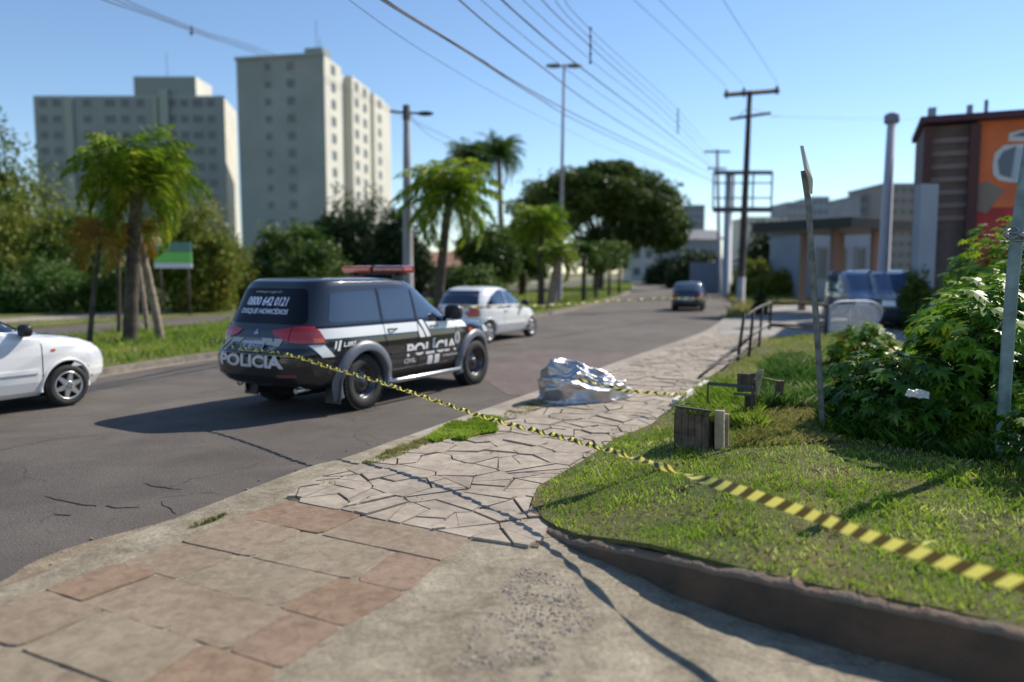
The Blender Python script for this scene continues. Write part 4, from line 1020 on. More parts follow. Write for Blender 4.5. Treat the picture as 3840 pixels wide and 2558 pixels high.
def frond(V, base, az, el, L, rg, leafl=.45, nl=34, droop=1.0, width=.022, hang=.5):
    """one feather frond: rachis bending under its weight with hanging leaflets both sides"""
    p = np.array(base, float); h = np.array([math.cos(az), math.sin(az), 0]); side = np.array([-h[1], h[0], 0]); ang = el; pts = []
    st = L/nl
    for i in range(nl):
        t = i/(nl-1); ang = el - droop*t**1.3*1.9
        d = h*math.cos(ang) + np.array([0, 0, math.sin(ang)]); q = p + d*st; pts.append((p, q, d, t)); p = q
    for a, b, d, t in pts:                                     # rachis
        w_ = .018*(1-t*.8); V.append([a-side*w_, a+side*w_, b+side*w_, b-side*w_])
    for a, b, d, t in pts[3:]:
        ll = leafl*math.sin(math.pi*min(1, .12+.88*t)**.8)*rg.uniform(.8, 1.2) + .05
        for s in (-1, 1):
            dr = side*s*rg.uniform(.5, 1) + d*rg.uniform(.2, .7) + np.array([0, 0, rg.uniform(-hang*1.6, .35-hang*.3)]); dr /= np.linalg.norm(dr)
            e1 = a + dr*ll*.55; dr2 = dr + np.array([0, 0, -hang*.9]); dr2 /= np.linalg.norm(dr2); e2 = e1 + dr2*ll*.5
            wv = np.cross(dr, side*s + np.array([0, 0, .4])); wv = wv/(np.linalg.norm(wv)+1e-9)*width*rg.uniform(.6, 1.2)
            V.append([a - wv*.4, a + wv*.4, e1 + wv, e1 - wv]); V.append([e1 - wv, e1 + wv, e2 + wv*.1, e2 - wv*.1])
def palm(label, base, top, nf, L, m, tr, seed=0, group=None, leafl=.45, tm=None, name='palm_tree', elo=-.5, width=.022, nl=34, skirt=0, droop=1.0, azr=(0, 2*math.pi), dead=None):
    rg = np.random.default_rng(seed); root = empty(name, tuple(base), label, 'palm tree', group)
    t = Vector(top) - Vector(base); V = []
    for k in range(nf):
        el = elo + (1.55-elo)*((k+.5)/nf)**.62
        frond(V, (t.x, t.y, t.z), azr[0] + (azr[1]-azr[0])*((k*.618) % 1) + rg.uniform(-.2, .2), el, L*rg.uniform(.8, 1.1), rg, leafl, nl, droop*rg.uniform(.8, 1.1), width)
    fastmesh('crown', np.array(V).reshape(-1, 3), 4, m, root)
    if dead:
        V = []
        for k in range(dead): frond(V, (t.x, t.y, t.z-.15), rg.uniform(0, 6.28), -.5, L*rg.uniform(.5, .8), rg, leafl*.8, nl, .6, width)
        fastmesh('dead_fronds', np.array(V).reshape(-1, 3), 4, M_orange, root)
    bm = bmesh.new(); n = 22; pts = []; rad = []
    for i in range(n+1):
        s = i/n; pts.append(Vector((t.x*s**1.2, t.y*s**1.2, -.1 + (t.z+.1)*s))); rad.append(tr*(1.25 - .35*s + .10*(i % 2) + rg.uniform(-.05, .05)))
    tube(bm, pts, rad, 10); bmobj('trunk', bm, tm or M_bark, root)
    return root
def at(px, py, d): return D(px, py, d)
def gp(px, d, z=.0):                                          # ground point on the pixel column px at depth d
    v = D(px, 1020, d); return Vector((v.x, v.y, gz(0, d) + z))

# palms of the median, left group
b = gp(476, 19.6, .13); t = D(515, 680, 19.6)
palm('tall bushy palm with a dark trunk on the median, beyond the white saloon', b, t, 52, 2.1, M_palm, .145, 1, 'palms planted on the median', .58, elo=-.75, nl=42, dead=3, width=.026, droop=1.12)
b = gp(322, 19.2, .13); t = D(375, 900, 19.2)
palm('small withered palm with orange fronds and thin bent trunk beside the bushy palm', b, t, 16, 1.1, M_orange, .055, 2, 'palms planted on the median', .38, elo=-.9, name='palm_tree', nl=26)
b = gp(436, 21.5, .13); t = D(446, 905, 21.5)
palm('slim grey palm trunk standing just behind the tall bushy palm', b, t, 4, .6, M_palmdk, .045, 3, 'palms planted on the median', .35, elo=-.6, nl=22)
b = gp(592, 20.5, .13); t = D(520, 880, 20.5)
palm('brown leaning palm trunk to the right of the tall bushy palm', b, t, 6, .8, M_orange, .09, 4, 'palms planted on the median', .5, tm=M_bark_pale, elo=-.8, nl=30)
b = gp(545, 22.5, .13); t = D(505, 900, 22.5)
palm('second leaning trunk close behind the brown leaning palm', b, t, 4, .7, M_orange, .06, 5, 'palms planted on the median', .4, tm=M_bark_pale, elo=-.8, nl=24)
# palms further along the median
for px, d, top, L, nf, m, tr, lab, tm, sd_ in (
    (1638, 30.5, 745, 2.7, 52, M_palm, .17, 'big broad bright green palm behind the white hatchback', M_bark, 11),
    (2030, 40, 860, 2.3, 40, M_palm, .16, 'lower spreading palm in the middle of the median, left of the dark umbrella tree', M_bark, 12),
    (2065, 38, 960, 1.5, 16, M_palm, .20, 'stubby palm with brown skirt leaning right of the spreading palm', M_bark_pale, 13),
    (2190, 46, 950, 1.6, 18, M_palmdk, .12, 'small palm close to the right of the spreading palm', M_bark, 14),
    (1885, 72, 585, 3.3, 70, M_palmdk, .24, 'very tall thin palm sticking up above the broad bright palm', M_bark_pale, 15),
    (1755, 70, 600, 3.0, 64, M_palmdk, .24, 'second tall palm whose head shows left of the tallest one', M_bark_pale, 16),
    (1150, 42, 900, 1.6, 16, M_palmdk, .12, 'small palm behind the grey street pole', M_bark, 17)):
    b = gp(px, d, .13); t = D(px + {13: 30, 11: 45, 15: -15, 16: 5}.get(sd_, 0), top, d)
    palm(lab, b, t, nf, L, m, tr, sd_, 'palms planted on the median', .62 if L > 2 else .5, tm=tm, elo=-.9, nl=30, width=.04)
M_young = M_mid
for i, (px, d, top, hw, lab) in enumerate(((2235, 50, 920, 60, 'first slim young tree near the tip of the median, beside the small palm'), (2285, 56, 900, 55, 'young tree with a dark trunk near the tip of the median, between its two neighbours'),
                                           (2322, 62, 905, 50, 'last young tree at the very tip of the median'))):
    b = gp(px, d, .13); s = d/F; h = (1020-top)*s + 1.7
    tree(lab, b, [((0, 0, h*.72), (hw*s, hw*s, h*.30), 1)], 2600, .22, M_young, .12, seed=30+i, group='young trees at the tip of the median', limbs=5, clumps=14, name='young_tree')

# trees behind the far carriageway, left to right: (px, d, top px, half width px, bottom fraction)
def bigtree(lab, px, d, top, hw, m, n, leaf, seed, low=.12, name='leafy_tree', tr=.3, clumps=46, group='trees behind the far carriageway', lumps=3, spread=.22, trans=0, deep=1.0):
    b = gp(px, d, .0); s = d/F; H = (1020-top)*s + EYE - b.z; r = hw*s; rg = random.Random(seed)
    zc = H*(1+low)/2 - (.12*H if low < .05 else 0); rz = H - zc
    n = int(n*1.35); bl = [((0, 0, zc), (r*.82, r*.7*deep, rz), 2.4)]
    for k in range(lumps):
        a = rg.uniform(0, 6.28) if k > 1 else (0 if k else math.pi)
        bl.append(((r*.5*math.cos(a), r*.5*math.sin(a)*deep, zc + rz*rg.uniform(-.6, .25)), (r*.5, r*.5*deep, rz*rg.uniform(.4, .6)), 1))
    return tree(lab, b, bl, n, leaf, m, tr, seed=seed, group=group, limbs=8, clumps=clumps, spread=spread, name=name)
bigtree('tall dark tree at the left edge of the view', -70, 44, 465, 300, M_olive, 52000, .30, 41, low=.0)
bigtree('broad yellow green tree below the dark tree at the left edge', 90, 38, 640, 330, M_yel, 30000, .22, 42, low=.0)
bigtree('dense green shrub mass behind the withered palm', 330, 39, 760, 260, M_shrub, 30000, .20, 43, low=.0, name='tall_shrub', tr=.15)
bigtree('low leafy bush at the path near the wooden post', 130, 35.5, 960, 210, M_shrub, 24000, .18, 44, low=.0, name='tall_shrub', tr=.1)
bigtree('dark broad leaved bush at the foot of the tall bushy palm', 430, 36, 985, 120, M_mid, 13000, .2, 45, low=.0, name='tall_shrub', tr=.1)
bigtree('weeping yellow green tree to the right of the tall bushy palm', 720, 36, 720, 190, M_yel, 30000, .20, 46, low=.0)
bigtree('low round tree between the weeping tree and the grey tower', 860, 40, 900, 130, M_yel, 14000, .22, 47, low=.0)
bigtree('green tree below the pale tower block', 1060, 46, 835, 170, M_mid, 20000, .26, 48, low=.0)
bigtree('green hedge tree right behind the roof of the police car', 1180, 40, 900, 160, M_mid, 18000, .24, 49, low=.0)
bigtree('dark tree under the lit side of the tower block', 1340, 60, 715, 190, M_deep, 24000, .34, 50, low=.0)
bigtree('dark tree left of the broad bright palm', 1500, 52, 760, 130, M_deep, 15000, .3, 51, low=.05)
bigtree('shady tree between the two big palms', 1830, 55, 830, 130, M_mid, 15000, .3, 52, low=.05)
bigtree('low shrub behind the white hatchback', 1760, 46, 985, 150, M_mid, 12000, .22, 53, low=.0, name='tall_shrub', tr=.1)
bigtree('leafy tree behind the spreading palm', 1960, 60, 800, 100, M_mid, 10000, .3, 54, low=.1)
# the big umbrella shaped tree
b = gp(2245, 78, 0); s = 78/F
bl = [((0, 0, (1020-705)*s+1.3), (262*s, 200*s, 80*s), 3), ((-165*s, 0, (1020-765)*s+1.3), (165*s, 150*s, 80*s), 1.8), ((165*s, 0, (1020-775)*s+1.3), (165*s, 150*s, 100*s), 1.8),
      ((30*s, 0, (1020-640)*s+1.3), (110*s, 110*s, 45*s), 1), ((235*s, 0, (1020-850)*s+1.3), (100*s, 100*s, 80*s), .9), ((40*s, 0, (1020-885)*s+1.3), (130*s, 100*s, 55*s), .7), ((-200*s, 0, (1020-850)*s+1.3), (90*s, 90*s, 60*s), .6)]
tree('huge dark umbrella shaped tree with sky showing through, behind the end of the median', b, bl, 95000, .46, M_olive, .55, seed=60, limbs=16, clumps=110, spread=.22, name='umbrella_tree', trunk_to=(0, 0, (1020-780)*s))
# right hand side, far
bigtree('round dark green tree behind the wooden utility pole', 2880, 62, 830, 130, M_deep, 18000, .32, 71, low=.0, group='trees beyond the right side of the road')
bigtree('dark shrubs below the far house, right of the road', 2610, 84, 930, 120, M_deep, 11000, .34, 72, low=.0, group='trees beyond the right side of the road', name='tall_shrub', tr=.15)
bigtree('yellowish bush left of the pale wall', 2830, 56, 965, 90, M_yel, 9000, .28, 73, low=.0, group='trees beyond the right side of the road', name='tall_shrub', tr=.1)
bigtree('long low hedge at the back of the forecourt', 2980, 52, 1010, 200, M_yel, 13000, .26, 74, low=.0, group='trees beyond the right side of the road', name='tall_shrub', tr=.1, deep=.4)
bigtree('dark little bush beside the foot of the utility pole', 2855, 33, 1085, 34, M_deep, 2600, .14, 75, low=.0, name='tall_shrub', tr=.04, clumps=10, group='trees beyond the right side of the road')
bigtree('dark shrub at the far end of the road, right of the umbrella tree', 2500, 100, 960, 90, M_deep, 8000, .4, 76, low=0, name='tall_shrub', tr=.1, group='trees beyond the right side of the road')
bigtree('green bush in front of the red building behind the tall post', 3440, 24, 1010, 70, M_mid, 6000, .18, 77, low=0, name='tall_shrub', tr=.06, group='trees beyond the right side of the road')

# near shrubs on the right: palmate leaves on stalks
def palmate(V, c, nrm, up, size, rg, lobes=7):
    nrm = nrm/np.linalg.norm(nrm); u = up - nrm*np.dot(up, nrm); u /= np.linalg.norm(u)+1e-9; v = np.cross(nrm, u)
    for k in range(lobes):
        a = (k - (lobes-1)/2)*(4.3/lobes); L = size*(1 - .10*abs(k-(lobes-1)/2))*rg.uniform(.85, 1.1)
        d = u*math.cos(a) + v*math.sin(a); w_ = np.cross(nrm, d)*L*.17; sag = -nrm*L*.16
        V.append([c, c + d*L*.5 + w_, c + d*L + sag, c + d*L*.5 - w_])
def palmate_shrub(lab, base, r, h, n, m, seed, size=.16, stems=9, name='palmate_shrub', lowz=.1):
    rg = np.random.default_rng(seed); root = empty(name, tuple(base), lab, 'shrub', 'palmate leaved shrubs along the right side of the lawn'); V = []
    bm = bmesh.new()
    for k in range(stems):
        a = 2*math.pi*k/stems; e = Vector((math.cos(a)*r*rg.uniform(.2, .75), math.sin(a)*r*rg.uniform(.2, .75), h*rg.uniform(.6, .95)))
        tube(bm, [Vector((rg.uniform(-.1, .1), rg.uniform(-.1, .1), -.05)), e*.5 + Vector((0, 0, .1)), e], [.022, .016, .007], 6)
    for k in range(n):
        d = unit(rg, 1)[0]; rad = rg.uniform(.45, 1)**.5; z = h*(lowz + (1-lowz)*(.5+.5*d[2]*rad)); f = 1 - .25*(z/h)**2
        c = np.array([d[0]*r*rad*f, d[1]*r*rad*f, z]) * (1 + .12*math.sin(d[0]*9 + d[2]*7 + seed))
        nr = d*.6 + np.array([0, 0, .8]) + unit(rg, 1)[0]*.5; palmate(V, c, nr, d + np.array([0, 0, -.3]) + unit(rg, 1)[0]*.4, size*rg.uniform(.6, 1.2), rg)
    fastmesh('foliage', np.array(V).reshape(-1, 3), 4, m, root)
    bmobj('stem', bm, M_bark, root)
    return root
M_castor = leaf_mat('palmate leaf', (.015, .055, .008), (.075, .18, .012), (.20, .32, .02), scale=1.4, trans=.3, rough=.45)
M_castor2 = leaf_mat('sunlit palmate leaf', (.04, .13, .010), (.17, .34, .02), (.38, .42, .03), scale=1.6, trans=.4, rough=.4)
M_rustleaf = leaf_mat('bush leaf with rusty tips', (.05, .13, .01), (.20, .36, .02), (.60, .20, .03), scale=2.2, trans=.35, rough=.4)
for px, py, r, h, n, m, sz, lab in (
    (3280, 1600, .55, .80, 480, M_castor, .13, 'dark glossy shrub just right of the tall thin post'),
    (3430, 1640, .66, .86, 520, M_castor, .13, 'dense dark shrub above the white board on the lawn'),
    (3650, 1640, .72, 1.45, 800, M_castor2, .15, 'tall light green shrub left of the thick pale pipe'),
    (3890, 1600, .80, 1.9, 760, M_castor, .15, 'dark shrub behind the thick pale pipe at the right edge'),
    (3650, 1500, .75, 1.55, 760, M_castor2, .15, 'bright shrub further back in the middle of the row of bushes'),
    (3790, 1420, 1.1, 2.35, 900, M_castor2, .17, 'tallest shrub at the back against the red building'),
    (4050, 1520, 1.0, 2.0, 500, M_castor, .17, 'shrub cut by the right edge of the view'),
    (3990, 1790, .55, .75, 300, M_castor, .12, 'low shrub at the right edge in front of the thick pale pipe')):
    b = G(px, py, .30); b.z = .28
    palmate_shrub(lab, b, r, h, n, m, int(px), sz)
b = G(3230, 1400, .3); b.z = .28
palmate_shrub('leafy bush with orange leaf tips behind the dark glossy shrub', b, .55, .78, 420, M_rustleaf, 5, .14)
# weeds and tall grass round the old planters
grass('tall_weeds', [xy(G(x, y, .25)) for x, y in ((2850, 1560), (3080, 1560), (3090, 1400), (2960, 1350), (2860, 1390))], 30000, .20, .011, lz_np, M_shrub, .5, seed=50, clump=2)
grass('tall_weeds', [xy(G(x, y, .25)) for x, y in ((2570, 1560), (2850, 1640), (2870, 1600), (2720, 1420), (2640, 1440))], 16000, .16, .010, lz_np, M_blade2, .5, seed=51, clump=2)
grass('tall_weeds', [xy(G(x, y, .25)) for x, y in ((3080, 1640), (3700, 1760), (3900, 1720), (3700, 1560), (3100, 1560))], 22000, .14, .012, lz_np, M_castor, .6, seed=52, clump=2)
grass('tall_weeds', [xy(G(x, y, .25)) for x, y in ((2740, 1700), (3140, 1680), (3120, 1560), (2830, 1540), (2800, 1620))], 16000, .065, .005, lz_np, M_dry, .6, seed=53, clump=2)

# ================================================================ BUILDINGS
M_wshade = mat('shaded grey green wall', (.25, .29, .275), .85, var=.08, scale=.15)  # shade put into the colour: darker fronts on the two big blocks
M_wpale = mat('cream and sunlit wall', (.60, .575, .49), .85, var=.06, scale=.2)  # on the two big blocks, sunlight painted as a lighter side wall
M_wgreen = mat('green grey recess wall', (.30, .35, .30), .85)
M_win = mat('dark window glass', (.10, .12, .12), .35)
M_winf = mat('window frame', (.21, .235, .22), .7)
def framed(root, p0, ux, uz, n, w_, h_, m=None):
    """a window: frame standing proud of the wall plus a pane (sub-part)"""
    bm = bmesh.new(); c = p0 + n*.03
    for s in (-1, 1):
        for (a, b_, sa, sb) in ((s*w_/2, 0, .12, h_), (0, s*h_/2, w_, .12)):
            q = c + ux*a + uz*b_; box(bm, q, (sa, .10, sb), Matrix((ux, n, uz)).transposed())
    f = bmobj('window', bm, M_winf, root)
    bm = bmesh.new(); box(bm, p0 + n*.0, (w_-.1, .05, h_-.1), Matrix((ux, n, uz)).transposed()); bmobj('pane', bm, m or M_win, f)
# tower block: (local frame: front face toward the street, side face lit)
def tower():
    A = gp(1232, 128); H = 35.9
    A2 = gp(910, 131); C2 = gp(1482, 167)
    for p in (A, A2, C2): p.z = 0
    root = empty('tower_block', (A.x, A.y, 1.0), 'tall grey apartment tower with a sunlit cream side, in the middle left distance', 'apartment building')
    fx = (A2 - A); W = fx.length; fx.normalize(); sx = (C2 - A); Dp = sx.length; sx.normalize()
    nf = Vector((fx.y, -fx.x, 0)); nf = nf if nf.y < 0 else -nf; ns = Vector((sx.y, -sx.x, 0)); ns = ns if ns.x > 0 else -ns
    Z = Vector((0, 0, 1))
    # body, stepped on the lit side: bays with recesses
    bays = [(0, .20, 0), (.20, .34, -1.4), (.34, .60, 0), (.60, .68, -1.0), (.68, .86, -.2), (.86, 1.0, -.6)]
    bm = bmesh.new()
    P = [fx*W, Vector((0, 0, 0))]
    pts = [P[0], P[1]]
    for a, b_, o_ in bays:
        pts += [sx*Dp*a + ns*o_, sx*Dp*b_ + ns*o_] if a > 0 else [sx*Dp*b_]
    pts += [sx*Dp + fx*W]
    lo = [bm.verts.new((p.x, p.y, -2)) for p in pts]; hi = [bm.verts.new((p.x, p.y, H)) for p in pts]
    n = len(pts); bm.faces.new(hi)
    for i in range(n):
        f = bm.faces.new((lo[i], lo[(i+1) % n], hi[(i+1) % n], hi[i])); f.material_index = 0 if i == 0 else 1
    bmesh.ops.recalc_face_normals(bm, faces=bm.faces[:]); bmobj('wall', bm, [M_wshade, M_wpale], root)
    bm = bmesh.new()                                          # parapet and stair head
    c = fx*W*.5 + sx*Dp*.0
    box(bm, fx*W*.5 + Z*(H+.15) - nf*-.05, (W+.3, .5, .5), RZ(math.atan2(fx.y, fx.x)))
    box(bm, fx*W*.12 + sx*Dp*.05 + Z*(H+.7), (3.2, 3.0, 1.4), RZ(math.atan2(fx.y, fx.x)))
    box(bm, fx*W*.3 + sx*Dp*.25 + Z*(H+.6), (6, 4.0, 1.2), RZ(math.atan2(fx.y, fx.x)))
    bmobj('parapet', bm, M_wshade, root)
    rows = 12
    for k in range(rows):
        z = 3.6 + k*(H-5)/(rows-1)
        for u in (.36, .62):
            if (k in (0,) and u == .36): continue
            framed(root, fx*W*(1-u) + nf*.0 + Z*z, fx, Z, nf, 1.25 if u == .62 else .95, 1.3 if u == .62 else 1.05)
        for a in (.10, .27, .40, .52, .77):
            o_ = {.27: -1.4, .77: -.2}.get(a, 0)
            framed(root, sx*Dp*a + ns*o_ + Z*z, sx, Z, ns, 1.7, 1.4)
    tubeobj('antenna', [fx*W*.13 + sx*Dp*.05 + Z*H, fx*W*.13 + sx*Dp*.05 + Z*(H+6.3)], .05, M_bark, root, 6)
    tubeobj('antenna', [fx*W*.09 + sx*Dp*.05 + Z*H, fx*W*.09 + sx*Dp*.05 + Z*(H+3.2)], .05, M_bark, root, 6)
tower()
def slab_block():
    L0, L1 = gp(160, 150), gp(862, 150); R1 = gp(905, 163)
    for p in (L0, L1, R1): p.z = 0
    root = empty('apartment_block', (L1.x, L1.y, 1.0), 'long grey green apartment block with a raised stair head, behind the tall bushy palm', 'apartment building')
    fx = (L0-L1); W = fx.length; fx.normalize(); sx = (R1-L1); Dp = sx.length; sx.normalize(); Z = Vector((0, 0, 1)); H = 34.0
    nf = Vector((0, -1, 0)); ns = Vector((sx.y, -sx.x, 0)); ns = ns if ns.x > 0 else -ns
    bm = bmesh.new(); pts = [fx*W, fx*W*.80, fx*W*.80 - nf*1.0*-1, fx*W*.74 + nf*1.0*1, fx*W*.74, Vector((0, 0, 0)), sx*Dp, sx*Dp + fx*W]
    pts = [fx*W, Vector((0, 0, 0)), sx*Dp, sx*Dp + fx*W]
    lo = [bm.verts.new((p.x, p.y, -2)) for p in pts]; hi = [bm.verts.new((p.x, p.y, H)) for p in pts]; bm.faces.new(hi)
    for i in range(4):
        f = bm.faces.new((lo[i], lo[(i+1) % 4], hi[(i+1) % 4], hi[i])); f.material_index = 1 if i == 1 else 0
    bmesh.ops.recalc_face_normals(bm, faces=bm.faces[:]); bmobj('wall', bm, [M_wshade, M_wpale], root)
    a0, a1 = W*(862-758)/702, W*(862-530)/702
    bm = bmesh.new(); c = fx*(a0+a1)/2 + Z*(H+2.0) + Vector((0, 4.2, 0)); box(bm, c, (a1-a0, 8, 4.0))
    for f in bm.faces: f.material_index = 1 if f.normal.x > .9 else 0  # sunward face of the stair head painted lighter
    bmobj('stair_head', bm, [M_wshade, M_wpale], root)
    bm = bmesh.new(); box(bm, fx*(a0+a1)/2 + nf*.35 + Z*(H/2), (1.6, .7, H+3)); box(bm, fx*W*.36 + nf*.2 + Z*(H/2), (.8, .4, H-.1)); box(bm, fx*W*.81 + nf*.3 + Z*(H/2), (1.4, .6, H-.2)); box(bm, fx*W*.5 + Z*(H+.2) + Vector((0, .3, 0)), (W, .5, .4)); bmobj('pilaster', bm, M_wgreen, root)
    for k in range(11):
        z = 3.0 + k*3.0
        for u in (.07, .14, .21, .28, .44, .52, .60, .72, .88, .95):
            framed(root, fx*W*(u) + Z*z, fx, Z, nf, 1.9 if u in (.14, .28, .60) else 1.4, 1.35)
    tubeobj('antenna', [fx*(a0+a1)*.55 + Vector((0, 4, H+4)), fx*(a0+a1)*.55 + Vector((0, 4, H+9.5))], .05, M_bark, root, 6)
slab_block()
def block(name, lab, cat, px0, px1, top, d, m, depth=10, rows=0, cols=0, roof=None, base=None, z0=None, wm=None, rot=0, group=None):
    a, b_ = gp(px0, d), gp(px1, d); H = (1020-top)*d/F + EYE - a.z; w_ = (b_-a).length
    root = empty(name, ((a.x+b_.x)/2, a.y, a.z), lab, cat, group, rz=rot); bm = bmesh.new(); box(bm, (0, depth/2, H/2-.5), (w_, depth, H+1)); bmobj('wall', bm, m, root)
    X, Z, N = Vector((1, 0, 0)), Vector((0, 0, 1)), Vector((0, -1, 0))
    for i in range(rows):
        for j in range(cols):
            framed(root, X*(w_*((j+.5)/cols-.5)) + Z*(H*(i+.55)/rows), X, Z, N, w_/cols*.5, H/rows*.42, wm)
    if roof:
        bm = bmesh.new()
        if roof[0] == 'flat': box(bm, (0, depth/2, H+.12), (w_+.3, depth+.3, .3))
        else:
            h = roof[1]; o = .4
            v = [bm.verts.new(p) for p in ((-w_/2-o, -o, H), (w_/2+o, -o, H), (w_/2+o, depth+o, H), (-w_/2-o, depth+o, H), (-w_/2-o, depth/2, H+h), (w_/2+o, depth/2, H+h))]
            for q in ((0, 1, 5, 4), (2, 3, 4, 5), (0, 4, 3), (1, 2, 5), (0, 3, 2, 1)): bm.faces.new([v[i] for i in q])
        bmobj('roof', bm, roof[-1], root)
    return root, w_, H
M_tile = mat('clay tile roof', (.30, .16, .11), .9, var=.25, scale=3)
M_greyroof = mat('grey sheet roof', (.16, .16, .17), .7)
M_blueg = mat('blue grey painted wall', (.16, .20, .27), .8, var=.1, scale=.5)
M_palewall = mat('pale blue grey wall', (.26, .30, .36), .8, var=.08, scale=.5)
M_far = mat('far tower render', (.26, .28, .32), .85, var=.08, scale=.2)
block('house', 'small pale two storey house closing the view at the bend of the road', 'house', 2365, 2500, 925, 120, mat('pale green house wall', (.42, .46, .42), .85), 8, 2, 3, ('gable', 1.8, M_tile))
block('garden_wall', 'dark blue wall beside the road beyond the dark hatchback', 'wall', 2590, 2705, 985, 66, M_blueg, .3, 0, 0)
block('house', 'low grey house with a wide sheet roof beyond the dark shrubs', 'house', 2520, 2700, 900, 100, M_far, 9, 1, 4, ('gable', 1.5, M_greyroof))
block('distant_tower', 'far off grey tower between the umbrella tree and the billboard frame', 'apartment building', 2560, 2638, 775, 260, M_far, 15, 9, 4, ('flat', M_far), group='distant towers on the skyline')
block('distant_tower', 'far off grey tower block just left of the tall thin post', 'apartment building', 2945, 3040, 765, 230, M_far, 15, 8, 5, ('flat', M_far), group='distant towers on the skyline')
block('distant_tower', 'lower far off block touching the right of the tower near the thin post', 'apartment building', 3038, 3100, 745, 240, M_palewall, 15, 8, 3, ('flat', M_far), group='distant towers on the skyline')
block('distant_tower', 'pale far off block behind the round dark tree', 'apartment building', 2800, 2942, 820, 210, M_wpale, 15, 5, 6, ('flat', M_far), group='distant towers on the skyline')
block('distant_tower', 'brownish grey tower behind the dark canopy', 'apartment building', 3215, 3300, 740, 120, M_far, 12, 9, 4, ('flat', M_far), group='distant towers on the skyline')
block('distant_tower', 'brown tower rising behind the tall concrete lamp column', 'apartment building', 3300, 3420, 700, 115, mat('brown grey render', (.26, .24, .23), .85), 12, 9, 4, ('flat', M_far), group='distant towers on the skyline')
block('warehouse', 'pale blue grey wall building left of the canopy', 'building', 3045, 3260, 868, 48, M_palewall, 8, 1, 3, ('flat', M_greyroof))
block('outbuilding', 'white house wall glimpsed among the trees above the police car', 'building', 1300, 1500, 930, 62, M_wpale, 6, 1, 3, ('flat', M_wpale))
block('outbuilding', 'low reddish brown house between the palms behind the white hatchback', 'building', 1560, 1760, 1000, 58, mat('terracotta wall', (.42, .25, .18), .85, var=.15, scale=.6), 6, 1, 3, ('gable', 1.2, M_tile))
# filling station canopy
def canopy():
    a, b_ = D(3050, 1020, 34), D(3460, 1020, 30); mid = (a+b_)/2; H = (1020-828)*32/F + EYE
    root = empty('canopy', (mid.x, mid.y, .1), 'flat dark canopy on columns over the parked vans', 'canopy'); L = (b_-a).length; an = math.atan2(b_.y-a.y, b_.x-a.x)
    bm = bmesh.new(); box(bm, (0, 2.5, H-.25), (L, 6, .42), RZ(an), bev=.03); bmobj('roof', bm, mat('black canopy fascia', (.025, .028, .025), .6), root)
    for x in (-.18, .18):
        for y in (1.0, 4.5):
            bm = bmesh.new(); box(bm, (x*L, y, (H-.45)/2), (.28, .28, H-.45), bev=.02); bmobj('column', bm, mat('brown column paint', (.20, .15, .12), .7), root)
canopy()
